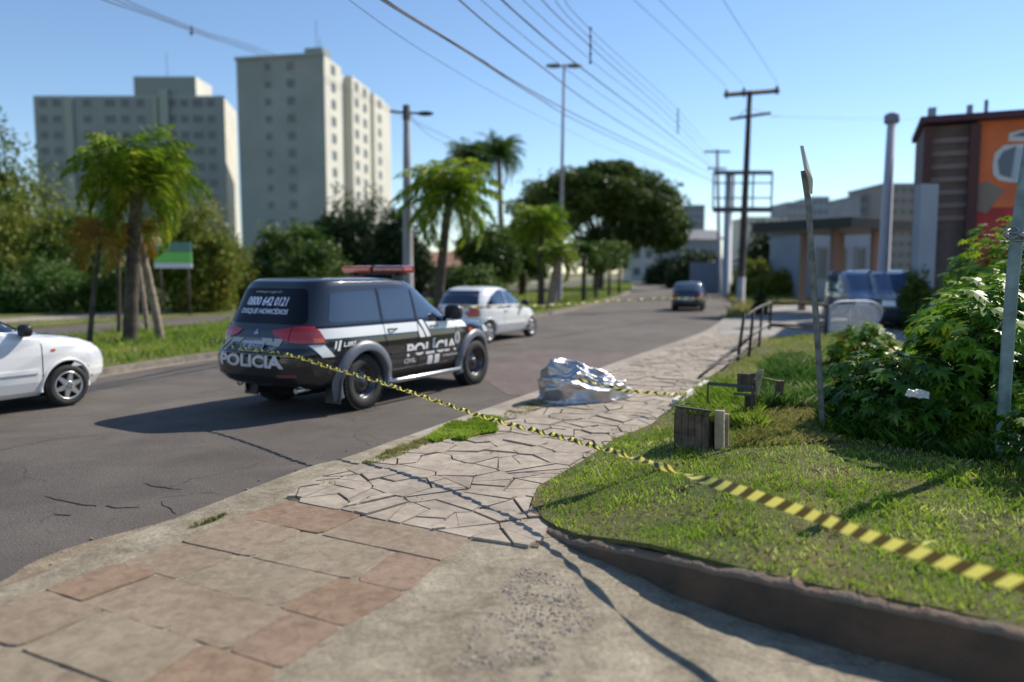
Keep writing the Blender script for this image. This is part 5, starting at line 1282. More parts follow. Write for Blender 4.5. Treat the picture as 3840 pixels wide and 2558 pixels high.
# red building with painted mural
def redbuilding():
    d = 26.0; an = R(-24); O = Vector((D(3440, 1020, d).x, d, .1)); ux = Vector((math.cos(an), math.sin(an), 0)); nn = Vector((math.sin(an), -math.cos(an), 0))
    root = empty('red_building', tuple(O), 'red and brown building with a painted orange mural at the right edge of the view', 'building', rz=an)
    def Q(px, py, o_=0):                                       # wall coordinates of a pixel
        r = ray(px, py); E = Vector((0, 0, EYE)); t = ((O + nn*o_ - E).dot(nn))/r.dot(nn); p = E + r*t - O; return (p.dot(ux), p.z)
    H = Q(3440, 478)[1]; w_ = Q(3632, 1020)[0]; w2 = Q(4250, 1020)[0] - w_
    M_br = mat('brown corrugated wall', (.125, .095, .092), .8, var=.2, scale=1.5); M_rd = mat('dark red wall paint', (.36, .035, .035), .7, var=.2, scale=.8); M_or = mat('orange wall paint', (.58, .14, .045), .7, var=.2, scale=.7)
    bm = bmesh.new(); box(bm, (w_/2, 2, H/2), (w_, 4, H)); bmobj('wall', bm, M_br, root)
    bm = bmesh.new()
    for k in range(7): box(bm, (w_/2, -.05, H - .5 - k*.42), (w_-.2, .10, .16))
    bmobj('wall_slat', bm, mat('brown grey slat', (.20, .155, .15), .8), root)
    bm = bmesh.new(); box(bm, (w_*.97, -.2, H/2), (.30, .4, H-.1)); box(bm, (.12, -.2, H/2), (.24, .4, H-.1)); bmobj('pilaster', bm, mat('dark maroon pilaster', (.07, .03, .03), .8), root)
    bm = bmesh.new(); box(bm, (w_+w2/2, 1.9, H*.80), (w2, 4, H*.40+.15)); bmobj('wall', bm, M_or, root)
    bm = bmesh.new(); box(bm, (w_+w2/2, 1.9, H*.30), (w2, 3.96, H*.60)); bmobj('wall', bm, M_rd, root)
    bm = bmesh.new(); box(bm, ((w_+w2)/2, 1.6, H+.14), (w_+w2+.3, 4.4, .2)); bmobj('roof_edge', bm, mat('maroon coping', (.06, .02, .035), .7), root)
    def shape(name, pts, m, y):
        bm = bmesh.new(); f = bm.faces.new([bm.verts.new((*[Q(p[0], p[1], -y)[0]], y, Q(p[0], p[1], -y)[1])) for p in pts]); r = bmesh.ops.extrude_face_region(bm, geom=[f])
        for v in [g for g in r['geom'] if isinstance(g, bmesh.types.BMVert)]: v.co.y -= .02
        bmesh.ops.recalc_face_normals(bm, faces=bm.faces[:]); bmobj(name, bm, m, root)
    yy = -.105
    gy, gd, lt = mat('mural pale grey paint', (.34, .42, .50), .7), mat('mural dark grey paint', (.12, .15, .19), .7), mat('mural white paint', (.50, .54, .58), .7)
    shape('mural_shape', [(3722, 620), (3730, 575), (3765, 545), (3900, 535), (4000, 545), (4040, 590), (4040, 668), (4000, 682), (3790, 684), (3745, 676), (3724, 655)], lt, yy)
    shape('mural_shape', [(3742, 604), (3762, 568), (3812, 548), (3800, 600), (3790, 668), (3750, 655)], gd, yy-.024)
    shape('mural_shape', [(3806, 560), (3900, 545), (4020, 580), (4020, 672), (3796, 675)], gy, yy-.024)
    shape('mural_cap', [(3780, 530), (3785, 500), (3830, 488), (3960, 488), (3990, 505), (3990, 530)], lt, yy)
    shape('mural_cap', [(3795, 512), (3835, 496), (3950, 496), (3975, 512)], gd, yy-.024)
    shape('mural_shape', [(3650, 700), (3700, 680), (3770, 715), (3740, 745), (3700, 800), (3650, 790)], mat('mural olive grey paint', (.20, .17, .14), .7), yy)
    for px, wv in ((3500, .5), (3645, .35), (3708, .22)):
        v = Q(px, 470); bm = bmesh.new(); box(bm, (v[0], .8, H+.5), (wv*.5, wv*.5, .75 if px == 3708 else .5), bev=.03); bmobj('roof_vent', bm, M_blueg if px == 3708 else M_palewall, root)
redbuilding()
block('parked_trailer', 'pale blue upright box trailer standing against the brown wall', 'trailer', 3440, 3505, 695, 24.0, M_palewall, .4, 0, 0)
# billboard frame
def billboard():
    d = 58; a, b_ = D(2668, 1020, d), D(2885, 1020, d); root = empty('billboard_frame', (D(2728, 1020, d).x, d, gz(0, d)), 'empty steel billboard frame on one post behind the wooden utility pole', 'billboard')
    z0, z1 = (1020-790)*d/F + EYE - gz(0, d), (1020-655)*d/F + EYE - gz(0, d); ox = root.location.x; xa, xb = a.x-ox, b_.x-ox
    m = mat('weathered dark steel', (.07, .08, .10), .7)
    bm = bmesh.new()
    for z, t in ((z0, .38), (z1, .28), ((z0+z1)/2+.6, .1), ((z0+z1)/2-.5, .1)): box(bm, ((xa+xb)/2, 0, z), (xb-xa, .22 if t > .2 else .08, t))
    for k in range(4): box(bm, (xa + (xb-xa)*k/3, -.15 if k in (1, 2) else 0, (z0+z1)/2), (.12, .07, z1-z0))
    bmobj('frame', bm, m, root)
    bm = bmesh.new(); tube(bm, [(0, .2, -.1), (0, .2, z1)], [.36, .26], 10); bmobj('post', bm, mat('grey billboard post', (.30, .33, .38), .6), root)
billboard()

# ================================================================ POLES, LAMPS, CABLES
M_wood = mat('tarred pole wood', (.05, .042, .038), .85, var=.4, scale=3, bump=.4)
M_conc = mat('cast concrete pole', (.27, .26, .27), .85, var=.1, scale=1)
M_metal = mat('grey galvanised steel', (.22, .24, .26), .45, metal=.6, var=.2, scale=8)
M_ins = mat('ceramic insulator', (.10, .07, .06), .35)
def utility():
    b = G(2775, 1150); d = b.y; top = D(2812, 342, d); root = empty('utility_pole', tuple(b), 'dark wooden utility pole with two crossarms standing at the roadside', 'utility pole')
    t = top - b; s = d/F
    bm = bmesh.new(); tube(bm, [(0, 0, -.1), t*.35, t*.7, t], [.20, .19, .16, .13], 10); bmobj('pole', bm, M_wood, root)
    bm = bmesh.new(); tube(bm, [(0, 0, 0), t*.14], [.235, .225], 10); bmobj('painted_foot', bm, mat('faded limewash', (.36, .35, .35), .9, var=.15, scale=2), root)
    def arm(pa, pb, th):
        A, B = D(*pa, d) - b, D(*pb, d) - b; bm = bmesh.new(); tube(bm, [A, B], th, 4); bmobj('crossarm', bm, M_wood, root); return A, B
    A, B = arm((2716, 356), (2922, 340), .13); A2, B2 = arm((2738, 446), (2890, 424), .085)
    bm = bmesh.new()
    for f_ in (0.04, .36, .96):
        q = A.lerp(B, f_); lathe(bm, [(.03, 0), (.075, .06), (.075, .16), (.03, .28), (.001, .29)], 10, 'Z', c=q + Vector((0, 0, .06)))
        lathe(bm, [(.001, -.22), (.06, -.2), (.06, -.1), (.02, 0)], 10, 'Z', c=q)
    bmobj('insulator', bm, M_ins, root)
    bm = bmesh.new(); q = t*.93; tube(bm, [q, A2.lerp(B2, .15)], .02, 5); tube(bm, [q, A2.lerp(B2, .9)], .02, 5); bmobj('brace', bm, M_metal, root)
    return b
UB = utility()
def street_lamp():
    d = 47.0; b = gp(2098, d, .13); top = D(2116, 240, d); root = empty('street_lamp', tuple(b), 'tall slender double headed street lamp on the median', 'street lamp'); t = top-b; s = d/F
    bm = bmesh.new(); tube(bm, [(0, 0, -.1), t*.5, t], [.15, .11, .07], 10); bmobj('pole', bm, M_conc, root)
    tubeobj('arm', [D(2060, 252, d)-b, D(2116, 247, d)-b, D(2165, 248, d)-b], .04, M_metal, root, 6)
    for px, sgn in ((2078, -1), (2153, 1)):
        q = D(px, 247, d) - b; bm = bmesh.new(); bmesh.ops.create_uvsphere(bm, u_segments=14, v_segments=8, radius=1); bmesh.ops.transform(bm, matrix=Matrix.Translation(q) @ Matrix.Diagonal((.52, .22, .13, 1)), verts=bm.verts)
        bmobj('lamp_head', bm, mat('lamp housing', (.16, .15, .11), .5), root, smooth=True)
street_lamp()
def pole2():
    d = 33.0; b = gp(1530, d, .0); top = D(1524, 395, d); root = empty('street_lamp', tuple(b), 'thick grey concrete pole with one lamp arm rising beside the tower block', 'street lamp'); t = top-b
    bm = bmesh.new(); tube(bm, [(0, 0, -.1), t*.5, t*.985], [.24, .20, .13], 12); bmobj('pole', bm, M_conc, root)
    bm = bmesh.new(); tube(bm, [t*.93, t*1.0], [.16, .15], 10); bmobj('collar', bm, M_wood, root)
    q0 = D(1462, 418, d)-b; q1 = D(1595, 426, d)-b; tubeobj('arm', [q0, t*.965, q1], .05, M_wood, root, 6)
    bm = bmesh.new(); bmesh.ops.create_uvsphere(bm, u_segments=14, v_segments=8, radius=1); bmesh.ops.transform(bm, matrix=Matrix.Translation(q1) @ Matrix.Diagonal((.36, .16, .10, 1)), verts=bm.verts); bmobj('lamp_head', bm, M_wood, root, smooth=True)
pole2()
def column_():
    d = 30.0; b = gp(3310, d, .1); top = D(3346, 415, d); t = top-b; root = empty('lamp_column', tuple(b), 'tall pale concrete column with a dark ring at its top beside the red building', 'lamp column')
    bm = bmesh.new(); tube(bm, [(0, 0, -.1), t*.97], [.24, .15], 12); bmobj('pole', bm, mat('pale concrete column', (.42, .42, .46), .8), root)
    bm = bmesh.new(); lathe(bm, [(.15, -.35), (.27, -.30), (.27, 0), (.12, .08), (.001, .1)], 14, 'Z', c=t*.98); bmobj('ring', bm, mat('column ring', (.20, .20, .24), .7), root)
column_()
def far_pole():
    d = 66; b = gp(2702, d); top = D(2690, 560, d); t = top-b; root = empty('utility_pole', tuple(b), 'distant utility pole where the overhead cables meet, left of the billboard frame', 'utility pole')
    bm = bmesh.new(); tube(bm, [(0, 0, -.1), t], [.2, .12], 8); bmobj('pole', bm, M_conc, root)
    for z, w_ in ((-.2, 1.1), (-1.6, .8)):
        bm = bmesh.new(); box(bm, t + Vector((0, 0, z)), (w_*2, .12, .14)); bmobj('crossarm', bm, M_wood, root)
far_pole()
M_cable = mat('black overhead cable', (.03, .03, .035), .6)
def cable(lab, pts, r, group='overhead cables along the road', m=None, name='overhead_cable'):
    P = smoothpoly([D(*p) for p in pts], 8); P0 = P[0].copy(); o = tubeobj(name, [p-P0 for p in P], r, m or M_cable, None, 5); o.location = P0
    return tag(o, lab, 'cable', group)
def road_cable(lab, x0, mids, xe, ye, r, y0=-30, z=8.0, de=66):
    """runs from above the camera side to the distant pole; depth follows the elevation"""
    pts = [(x0, y0)] + mids + [(xe, ye)]; out = []
    d0 = (z-EYE)/((1020-y0)/F); ze = (1020-ye)*de/F + EYE; n = len(pts)
    for i, (px, py) in enumerate(pts):
        e = (1020-py)/F; zz = z
        # height interpolated between both ends as a function of the elevation
        f_ = ((1020-y0) - (1020-py))/((1020-y0) - (1020-ye)); zz = z + (ze-z)*f_**2.2; out.append((px, py, (zz-EYE)/e))
    a, b_ = out[0], out[1]; out.insert(0, (a[0] - (b_[0]-a[0])*.9, a[1] - (b_[1]-a[1])*.9 - 60, a[2]*.78))
    cable(lab, out, r)
road_cable('thickest black overhead cable, lowest of the bundle crossing the sky', 1400, [(1760, 196), (2000, 345), (2300, 500)], 2686, 682, .020, z=6.6)
road_cable('cable running just under the thickest black overhead cable', 1386, [(1745, 192), (2010, 362), (2260, 500)], 2686, 690, .017, z=6.5)
road_cable('black cable passing just left of the top of the street lamp', 1690, [(2000, 226), (2330, 462)], 2690, 668, .018, z=7.4)
road_cable('thick cable touching the right head of the street lamp', 1850, [(2190, 262), (2480, 480)], 2690, 645, .020, z=7.8)
road_cable('thin cable just left of the cable over the lamp heads', 1772, [(2110, 250), (2420, 468)], 2690, 650, .009, z=7.7)
road_cable('thin cable at the right of the cable over the lamp heads', 1930, [(2230, 238), (2480, 440)], 2690, 640, .009, z=8)
road_cable('upper cable carrying the lower ends of the spacers', 2005, [(2218, 178), (2545, 470)], 2690, 630, .013, z=8.4)
road_cable('middle thin cable at the spacers', 2060, [(2216, 146), (2542, 440)], 2690, 600, .009, z=8.6)
road_cable('highest thin cable carrying the upper ends of the spacers', 2105, [(2214, 110), (2541, 412)], 2690, 580, .009, z=8.8)
road_cable('very faint lowest wire under the whole bundle', 1270, [(1640, 225), (2000, 425), (2360, 590)], 2690, 700, .006, z=6.2)
for (x, y0, y1), lab in (((2214, 106, 236), 'near rod spacer clamped on the highest overhead cables'), ((2542, 410, 498), 'far rod spacer clamped on the highest overhead cables')):
    d = (8.6-EYE)/((1020-(y0+y1)/2)/F)
    a, b_ = D(x, y0, d), D(x, y1, d); root = empty('cable_spacer', tuple(b_), lab, 'cable spacer', 'rod spacers on the cables'); t = a-b_
    tubeobj('rod', [(0, 0, 0), t], .022, M_cable, root, 6)
    bm = bmesh.new()
    for k in range(5): box(bm, t*(k/4), (.08, .05, .05))
    bmobj('clamp', bm, M_ins, root)
du = UB.y
for (x0, xe, ye, lab) in ((2358, 2722, 322, 'leftmost of the three wires coming down to the crossarm of the wooden pole'), (2455, 2790, 318, 'middle one of the three wires coming down to the crossarm of the wooden pole'),
                          (2700, 2916, 312, 'rightmost of the three wires coming down to the crossarm of the wooden pole')):
    cable(lab, [(x0 - (xe-x0)*.75, -300, du*.42), (x0, -20, du*.55), (x0 + (xe-x0)*.56, 168, du*.76), (xe, ye, du)], .010, 'wires running to the wooden pole')
for k, (o_, y_, lab) in enumerate(((0, 0, 'lowest of the three parallel wires at the upper left'), (10, -14, 'middle of the three parallel wires at the upper left'), (20, -30, 'highest of the three parallel wires at the upper left'))):
    cable(lab, [(180+o_, -110+y_, 17), (390+o_, 0+y_, 20), (720, 118 + y_*.5, 31), (1240+o_, 320+y_*.4, 62), (1900, 620, 150)], .017, 'parallel wires at the upper left')
a, b_ = D(718, 96, 31), D(718, 136, 31); root = empty('cable_spacer', tuple(b_), 'small spacer on the parallel wires at the upper left', 'cable spacer')
bm = bmesh.new(); tube(bm, [(0, 0, 0), a-b_], .025, 6); box(bm, (a-b_)*.3, (.16, .05, .06)); box(bm, (a-b_)*.7, (.12, .05, .05)); bmobj('clamp', bm, M_ins, root)
cable('slack wire dropping from the grey concrete pole towards the palms', [(1530, 420, 33), (1600, 500, 36), (1700, 545, 50), (1900, 600, 72)], .012, 'slack service wires')
cable('level wire from the wooden pole to the right edge of the view', [(2890, 436, du), (3340, 446, 60), (3900, 440, 70)], .014, 'slack service wires')

# ================================================================ THINGS ON AND AROUND THE LAWN
M_old = mat('weathered grey board', (.115, .085, .060), .9, var=.45, scale=9, bump=.5, bscale=40)
M_oldl = mat('sun bleached board', (.36, .29, .20), .9, var=.3, scale=7, bump=.5, bscale=40)
def board(bm, a, b_, w_, th, n):                               # a plank from a to b, w_ wide across, th thick along n
    a, b_, n = Vector(a), Vector(b_), Vector(n).normalized(); t = (b_-a); L = t.length; t.normalize(); s = t.cross(n).normalized(); n = s.cross(t)
    box(bm, (a+b_)/2, (w_, th, L), Matrix((s, n, t)).transposed(), bev=.003)
def planter():
    B0, B1, B2 = G(2532, 1672, .24), G(2690, 1696, .25), G(2752, 1668, .26); z0 = .22
    root = empty('planter_box', (B0.x, B0.y, z0), 'old open planter box of upright grey boards standing on the lawn', 'planter box')
    H = .40; W = B1-B0; W.z = 0; dep = Vector((.18, .40, 0)); n = Vector((W.y, -W.x, 0)).normalized(); n = n if n.y < 0 else -n
    k = 7; bm = bmesh.new(); random.seed(3)
    L = W.length; t = W.normalized()
    for i in range(5):                                          # front boards, leaving the dark gap on the right
        a = t*(L*.80*(i+.5)/5); board(bm, a + Vector((0, 0, -.03)), a + Vector((0, 0, H + rnd(-.012, .006))), L*.80/5 - .004, .022 + rnd(-.002, .004), n)
    bmobj('front_board', bm, M_old, root)
    bm = bmesh.new(); a = t*(L*1.0) + Vector((.03, .02, 0)); board(bm, a + Vector((0, 0, -.04)), a + Vector((-.01, 0, H+.02)), .085, .05, Vector((-.5, -.8, 0))); a2 = a + Vector((.065, .05, 0)); board(bm, a2 + Vector((0, 0, -.04)), a2 + Vector((0, 0, H-.02)), .05, .05, Vector((-.3, -.9, 0)))
    bmobj('corner_post', bm, M_oldl, root)
    bm = bmesh.new()
    for s, e in ((Vector((0, 0, 0)), dep), (t*L + dep*.15, t*L + dep)):
        m_ = 5; v = e-s
        for i in range(m_):
            c = s + v*((i+.5)/m_); board(bm, c + Vector((0, 0, -.03)), c + Vector((0, 0, H-.02)), v.length/m_-.004, .02, Vector((v.y, -v.x, 0)))
    for i in range(5):
        c = dep + t*(L*(i+.5)/5); board(bm, c + Vector((0, 0, -.03)), c + Vector((0, 0, H-.02)), L/5-.004, .02, n)
    bmobj('side_board', bm, M_old, root)
    bm = bmesh.new(); box(bm, (t*L*.42) + Vector((0, 0, H+.006)), (L*.86, .035, .018), RZ(math.atan2(t.y, t.x))); bmobj('top_rail', bm, mat('dark capping strip', (.05, .045, .04), .8), root)
    bm = bmesh.new(); box(bm, t*L*.5 + dep*.5 + Vector((0, 0, H*.42)), (L*.86, .34, H*.84), RZ(math.atan2(t.y, t.x))); bmobj('soil', bm, M_soil, root)
    P = [(root.location + v) for v in (Vector((0, 0, 0)) + n*-.02, t*L*.9, t*L*.95 + dep, dep)]
    grass('planter_grass', [xy(p) for p in P], 7000, .075, .007, lambda x, y: np.full(x.shape, z0 + H*.80), M_blade2, .6, seed=70, clump=5)
    # stones and roots scattered at its foot
    return root
planter()
pebbles('planter_rubble', [(G(2690 + rnd(-60, 60), 1704 + rnd(-10, 16), .25).x, G(2690, 1706 + rnd(-12, 14), .25).y, .27) for _ in range(26)], .008, .035, M_oldl, 8)
def planter2():
    d = 8.6; b = D(2760, 1478, d); z0 = .28; root = empty('planter_box', (b.x, b.y, z0), 'smaller broken planter of dark boards with a pale splintered plank, behind the first planter box', 'planter box')
    q = lambda px, py, dd=d: D(px, py, dd) - Vector((b.x, b.y, z0))
    bm = bmesh.new()
    for i in range(4):
        x = 2773 + i*17; board(bm, q(x, 1470), q(x, 1402 + rnd(-3, 3)), .049, .025, (0, -1, 0))
    bmobj('front_board', bm, M_old, root)
    bm = bmesh.new(); board(bm, q(2833, 1482), q(2856, 1385), .055, .03, (-.5, -.8, 0)); board(bm, q(2822, 1420), q(2852, 1392), .045, .02, (-.2, -1, .2)); bmobj('splintered_plank', bm, M_oldl, root)
    bm = bmesh.new(); board(bm, q(2812, 1625), q(2812, 1480), .11, .09, (-.2, -1, 0)); bmobj('stump', bm, mat('dark brown stump', (.075, .052, .035), .95, var=.3, scale=8, bump=.5), root)
    return root
planter2()
def stump():
    d = 8.9; b = D(2912, 1550, d); root = empty('wooden_post', (b.x, b.y, .26), 'short dark rotten post leaning among the tall weeds', 'wooden post')
    bm = bmesh.new(); a, t = D(2912, 1550, d) - root.location, D(2925, 1430, d) - root.location; board(bm, a, t, .085, .06, (-.2, -1, 0)); box(bm, t, (.10, .07, .015)); bmobj('post', bm, M_old, root)
    tubeobj('wire', [D(2840, 1412, 8.7) - root.location, D(2880, 1420, 8.8) - root.location, D(2935, 1432, d) - root.location], .006, M_oldl, root, 5)
stump()
def bench_rail():
    a, b_ = D(2655, 1438, 8.7), D(2822, 1452, 8.3); root = empty('metal_rail', tuple(a), 'thin dark green metal bar lying level between the lawn and the broken planter', 'rail')
    bm = bmesh.new(); board(bm, (0, 0, 0), b_-a, .035, .02, (0, -1, .3)); board(bm, (b_-a)*.6 + Vector((0, 0, -.09)), (b_-a) + Vector((0, 0, -.09)), .025, .02, (0, -1, .3)); bmobj('bar', bm, mat('dark green painted steel', (.035, .06, .05), .5), root)
    bm = bmesh.new(); tube(bm, [(0, 0, 0), (0, 0, -.22)], .012, 6); tube(bm, [b_-a, b_-a+Vector((0, 0, -.25))], .012, 6); bmobj('leg', bm, M_metal, root)
bench_rail()
# white painted kerb stones along the lawn edge
for i, (p, q, lab) in enumerate((((2528, 1515), (2600, 1470), 'white painted edging stone at the end of the short barrier tape'), ((2612, 1462), (2650, 1440), 'smaller chipped edging stone beyond the white painted one'))):
    a, b_ = G(*p, .14), G(*q, .14); c = (a+b_)/2; bm = bmesh.new(); L = (b_-a).length; box(bm, (0, 0, .03), (L, .07, .10), bev=.012)
    for v in bm.verts: v.co += Vector((1, 1, 1))*.006*noise.noise(v.co*20)
    o = bmobj('edging_stone', bm, mat('chalky white stone', (.62, .60, .52), .9, var=.2, scale=10, bump=.5)); o.location = (c.x, c.y, .12); o.rotation_euler.z = math.atan2(b_.y-a.y, b_.x-a.x)
    tag(o, lab, 'edging stone', 'edging stones of the lawn')
# tall thin post
def sign_post():
    b = G(3085, 1628, .27); b.z = .24; d = b.y; q = lambda px, py: D(px, py, d) - b
    root = empty('sign_post', tuple(b), 'tall thin grey steel post leaning slightly left, rising from the lawn', 'post')
    bm = bmesh.new(); P = [q(3086, 1640), q(3066, 1300), q(3045, 1000), q(3030, 760), q(3012, 640)]
    for i in range(len(P)-1): pass
    for off, wv in ((Vector((0, 0, 0)), .052), (Vector((.030, .018, 0)), .030)):          # an L profile: two flanges
        for a, b2 in zip(P, P[1:]): board(bm, a+off, b2+off, wv, .008, (-.25, -1, 0) if wv > .04 else (1, .3, 0))
    bmobj('post', bm, mat('rusty grey angle steel', (.15, .155, .15), .55, metal=.3, var=.4, scale=9), root)
    bm = bmesh.new(); p0, p1, p2 = q(3034, 722), q(3000, 548), q(3016, 640)                # sign plate seen edge on
    n = Vector((.375, .927, 0)).normalized(); V_ = [p0 + Vector((0, 0, -.02)) - n*.05, p0 - n*.09 + Vector((0, 0, .12)), p2 - n*.10, p1 - n*.02, p1 + n*.02, p2 + n*.10, p0 + n*.09 + Vector((0, 0, .12)), p0 + n*.05]
    f = bm.faces.new([bm.verts.new(v) for v in V_]); r = bmesh.ops.extrude_face_region(bm, geom=[f])
    for v in [g for g in r['geom'] if isinstance(g, bmesh.types.BMVert)]: v.co += Vector((.03, -.012, 0))
    bmesh.ops.recalc_face_normals(bm, faces=bm.faces[:]); bmobj('sign_plate', bm, mat('bare aluminium sign back', (.52, .49, .42), .5, metal=.2), root)
sign_post()
def pipe():
    b = G(3762, 1735, .28); b.z = .25; d = b.y; q = lambda px, py, dd=d: D(px, py, dd) - b
    root = empty('pipe_post', tuple(b), 'thick pale blue green pipe standing at the right edge of the lawn', 'post')
    bm = bmesh.new(); tube(bm, smoothpoly([q(3752, 1760), q(3785, 1200), q(3818, 850), q(3868, 520)], 5), .050, 16); bmobj('pipe', bm, mat('chalky blue green pipe', (.17, .235, .245), .6, var=.35, scale=5, bump=.2), root)
    bm = bmesh.new(); c = q(3812, 895); tube(bm, [c + Vector((-.085 + .07*math.cos(a)*.9, -.06, .05*math.sin(a) + .05)) for a in [2*math.pi*k/16 for k in range(17)]], .010, 6); tube(bm, [c + Vector((-.03, -.07, .03)), c + Vector((.10, -.07, -.03)), c + Vector((.3, -.08, -.10))], .014, 6)
    for z in (0, .03, .06): tube(bm, [c + Vector((.066*math.cos(a), .066*math.sin(a), z + .02*math.sin(a))) for a in [2*math.pi*k/16 for k in range(17)]], .008, 5)
    bmobj('tied_wire', bm, M_metal, root)
pipe()
# white litter
for (px, py, lab, L, wv, hh, an) in ((3440, 1478, 'crumpled white sheet caught in the dark shrub', .16, .10, .06, .4), (3485, 1600, 'flat pale board lying under the shrubs', .42, .10, .02, -.1)):
    p = G(px, py, .3) if L > .3 else D(px, py, 6.6); bm = bmesh.new(); box(bm, (0, 0, 0), (L, wv, hh))
    bmesh.ops.subdivide_edges(bm, edges=bm.edges[:], cuts=3, use_grid_fill=True)
    for v in bm.verts: v.co += Vector((0, 1, 2))*(.012 if L < .3 else .004)*noise.noise(v.co*25)
    o = bmobj('white_litter' if L < .3 else 'loose_board', bm, mat('dirty white scrap', (.62, .62, .58), .7)); o.location = p if L < .3 else (p.x, p.y, .33); o.rotation_euler = (rnd(-.1, .1), .1, an)
    tag(o, lab, 'litter' if L < .3 else 'board')
for px, py, lab in ((2628, 1830, 'small white scrap of paper on the grass under the long tape'), (127, 1158, 'white plastic scrap at the edge of the bushes on the left')):
    p = G(px, py, .25 if px > 1000 else .1); bm = bmesh.new(); bmesh.ops.create_icosphere(bm, subdivisions=2, radius=1)
    s = .016 if px > 1000 else .17
    for v in bm.verts: v.co = Vector((v.co.x*s*1.3, v.co.y*s, v.co.z*s*(.8 if px > 1000 else 1.3))) * (1 + .5*noise.noise(v.co*3))
    o = bmobj('paper_scrap', bm, mat('white scrap', (.75, .75, .75), .7)); o.location = (p.x, p.y, p.z + s*.8 + .03); tag(o, lab, 'litter')

# ---------------------------------------------------------------- bent tube railing round the lawn
M_rail = mat('dark rusted tube', (.045, .038, .034), .7, metal=.2, var=.4, scale=10)
M_railg = mat('chalky grey tube', (.42, .40, .35), .7, var=.3, scale=8)
def railing():
    o0 = G(2768, 1352, .15); root = empty('tube_railing', (o0.x, o0.y, .12), 'broken dark tube railing with leaning posts along the pavement edge', 'railing')
    r0 = root.location; q = lambda px, py, d: D(px, py, d) - r0
    ds = {2766: G(2768, 1352, .15).y, 2808: G(2808, 1338, .15).y, 2845: G(2845, 1302, .15).y, 2885: G(2885, 1262, .13).y}
    for (x0, y0, x1, y1) in ((2766, 1352, 2792, 1172), (2808, 1338, 2826, 1160), (2845, 1302, 2860, 1145)):
        d = ds[x0]; tubeobj('post', [q(x0, y0, d), q(x1, y1, d)], .032, M_rail, root, 8)
    da, db = ds[2766], ds[2885]
    tubeobj('top_rail', [q(2788, 1196, da), q(2824, 1165, ds[2808]), q(2860, 1146, ds[2845]), q(2893, 1134, db)], .028, M_rail, root, 8)
    tubeobj('fallen_rail', [G(2622, 1414, .14) - r0, q(2700, 1350, da*.98), q(2770, 1306, da*1.04), q(2815, 1262, ds[2808]), q(2886, 1214, db)], .022, M_rail, root, 8)
    tubeobj('fallen_rail', [G(2700, 1392, .14) - r0, q(2760, 1340, da*.98), q(2808, 1312, ds[2808]), q(2845, 1280, ds[2845])], .014, M_rail, root, 8)
    tubeobj('loose_rail', [q(2800, 1262, ds[2808]*.99), q(2850, 1232, ds[2845]), q(2888, 1213, db)], .014, M_railg, root, 8)
railing()
def railing2():
    b = G(2885, 1265, .13); d = b.y; root = empty('tube_railing', (b.x, b.y, .12), 'rectangular dark tube barrier with two bars standing across the end of the lawn', 'railing'); r0 = root.location; q = lambda px, py, dd=d: D(px, py, dd) - r0
    d2 = d*.97
    tubeobj('post', [q(2884, 1236), q(2893, 1134)], .038, M_rail, root, 8); tubeobj('post', [q(3094, 1272, d2), q(3106, 1142, d2)], .045, M_rail, root, 8)
    tubeobj('top_rail', [q(2893, 1136), q(3000, 1138), q(3106, 1146, d2)], .036, M_rail, root, 8); tubeobj('bottom_rail', [q(2886, 1216), q(3090, 1226, d2), q(3236, 1236, d2)], .032, M_rail, root, 8)
    tubeobj('bottom_rail', [q(2890, 1222), q(3090, 1240, d2), q(3225, 1250, d2)], .020, M_rail, root, 8)
railing2()
def mesh_barrier():
    d = 18.5; b = D(3110, 1262, d); root = empty('mesh_barrier', (b.x, b.y, .12), 'white wire mesh barrier panel in a rounded blue grey frame behind the tube railing', 'barrier'); r0 = root.location; q = lambda px, py: D(px, py, d + (px-3110)*.004) - r0
    fr = [q(3110, 1252), q(3112, 1170), q(3130, 1138), q(3180, 1130), q(3270, 1134), q(3305, 1158), q(3296, 1200), q(3250, 1248)]
    tubeobj('frame', smoothpoly(fr, 4), .030, mat('blue grey frame paint', (.28, .34, .42), .5), root, 8)
    bm = bmesh.new(); mw = mat('white mesh wire', (.75, .74, .74), .5)
    for k in range(22):
        x = 3118 + k*8.4; tube(bm, [q(x, 1246 if x < 3250 else 1246-(x-3250)*.9), q(x, 1140 if 3135 < x < 3290 else 1160)], .0085, 4)
    for k in range(13):
        y = 1146 + k*8; tube(bm, [q(3114, y), q(3300 if y < 1200 else 3300-(y-1200)*1.0, y)], .0085, 4)
    bmobj('mesh', bm, mw, root)
mesh_barrier()
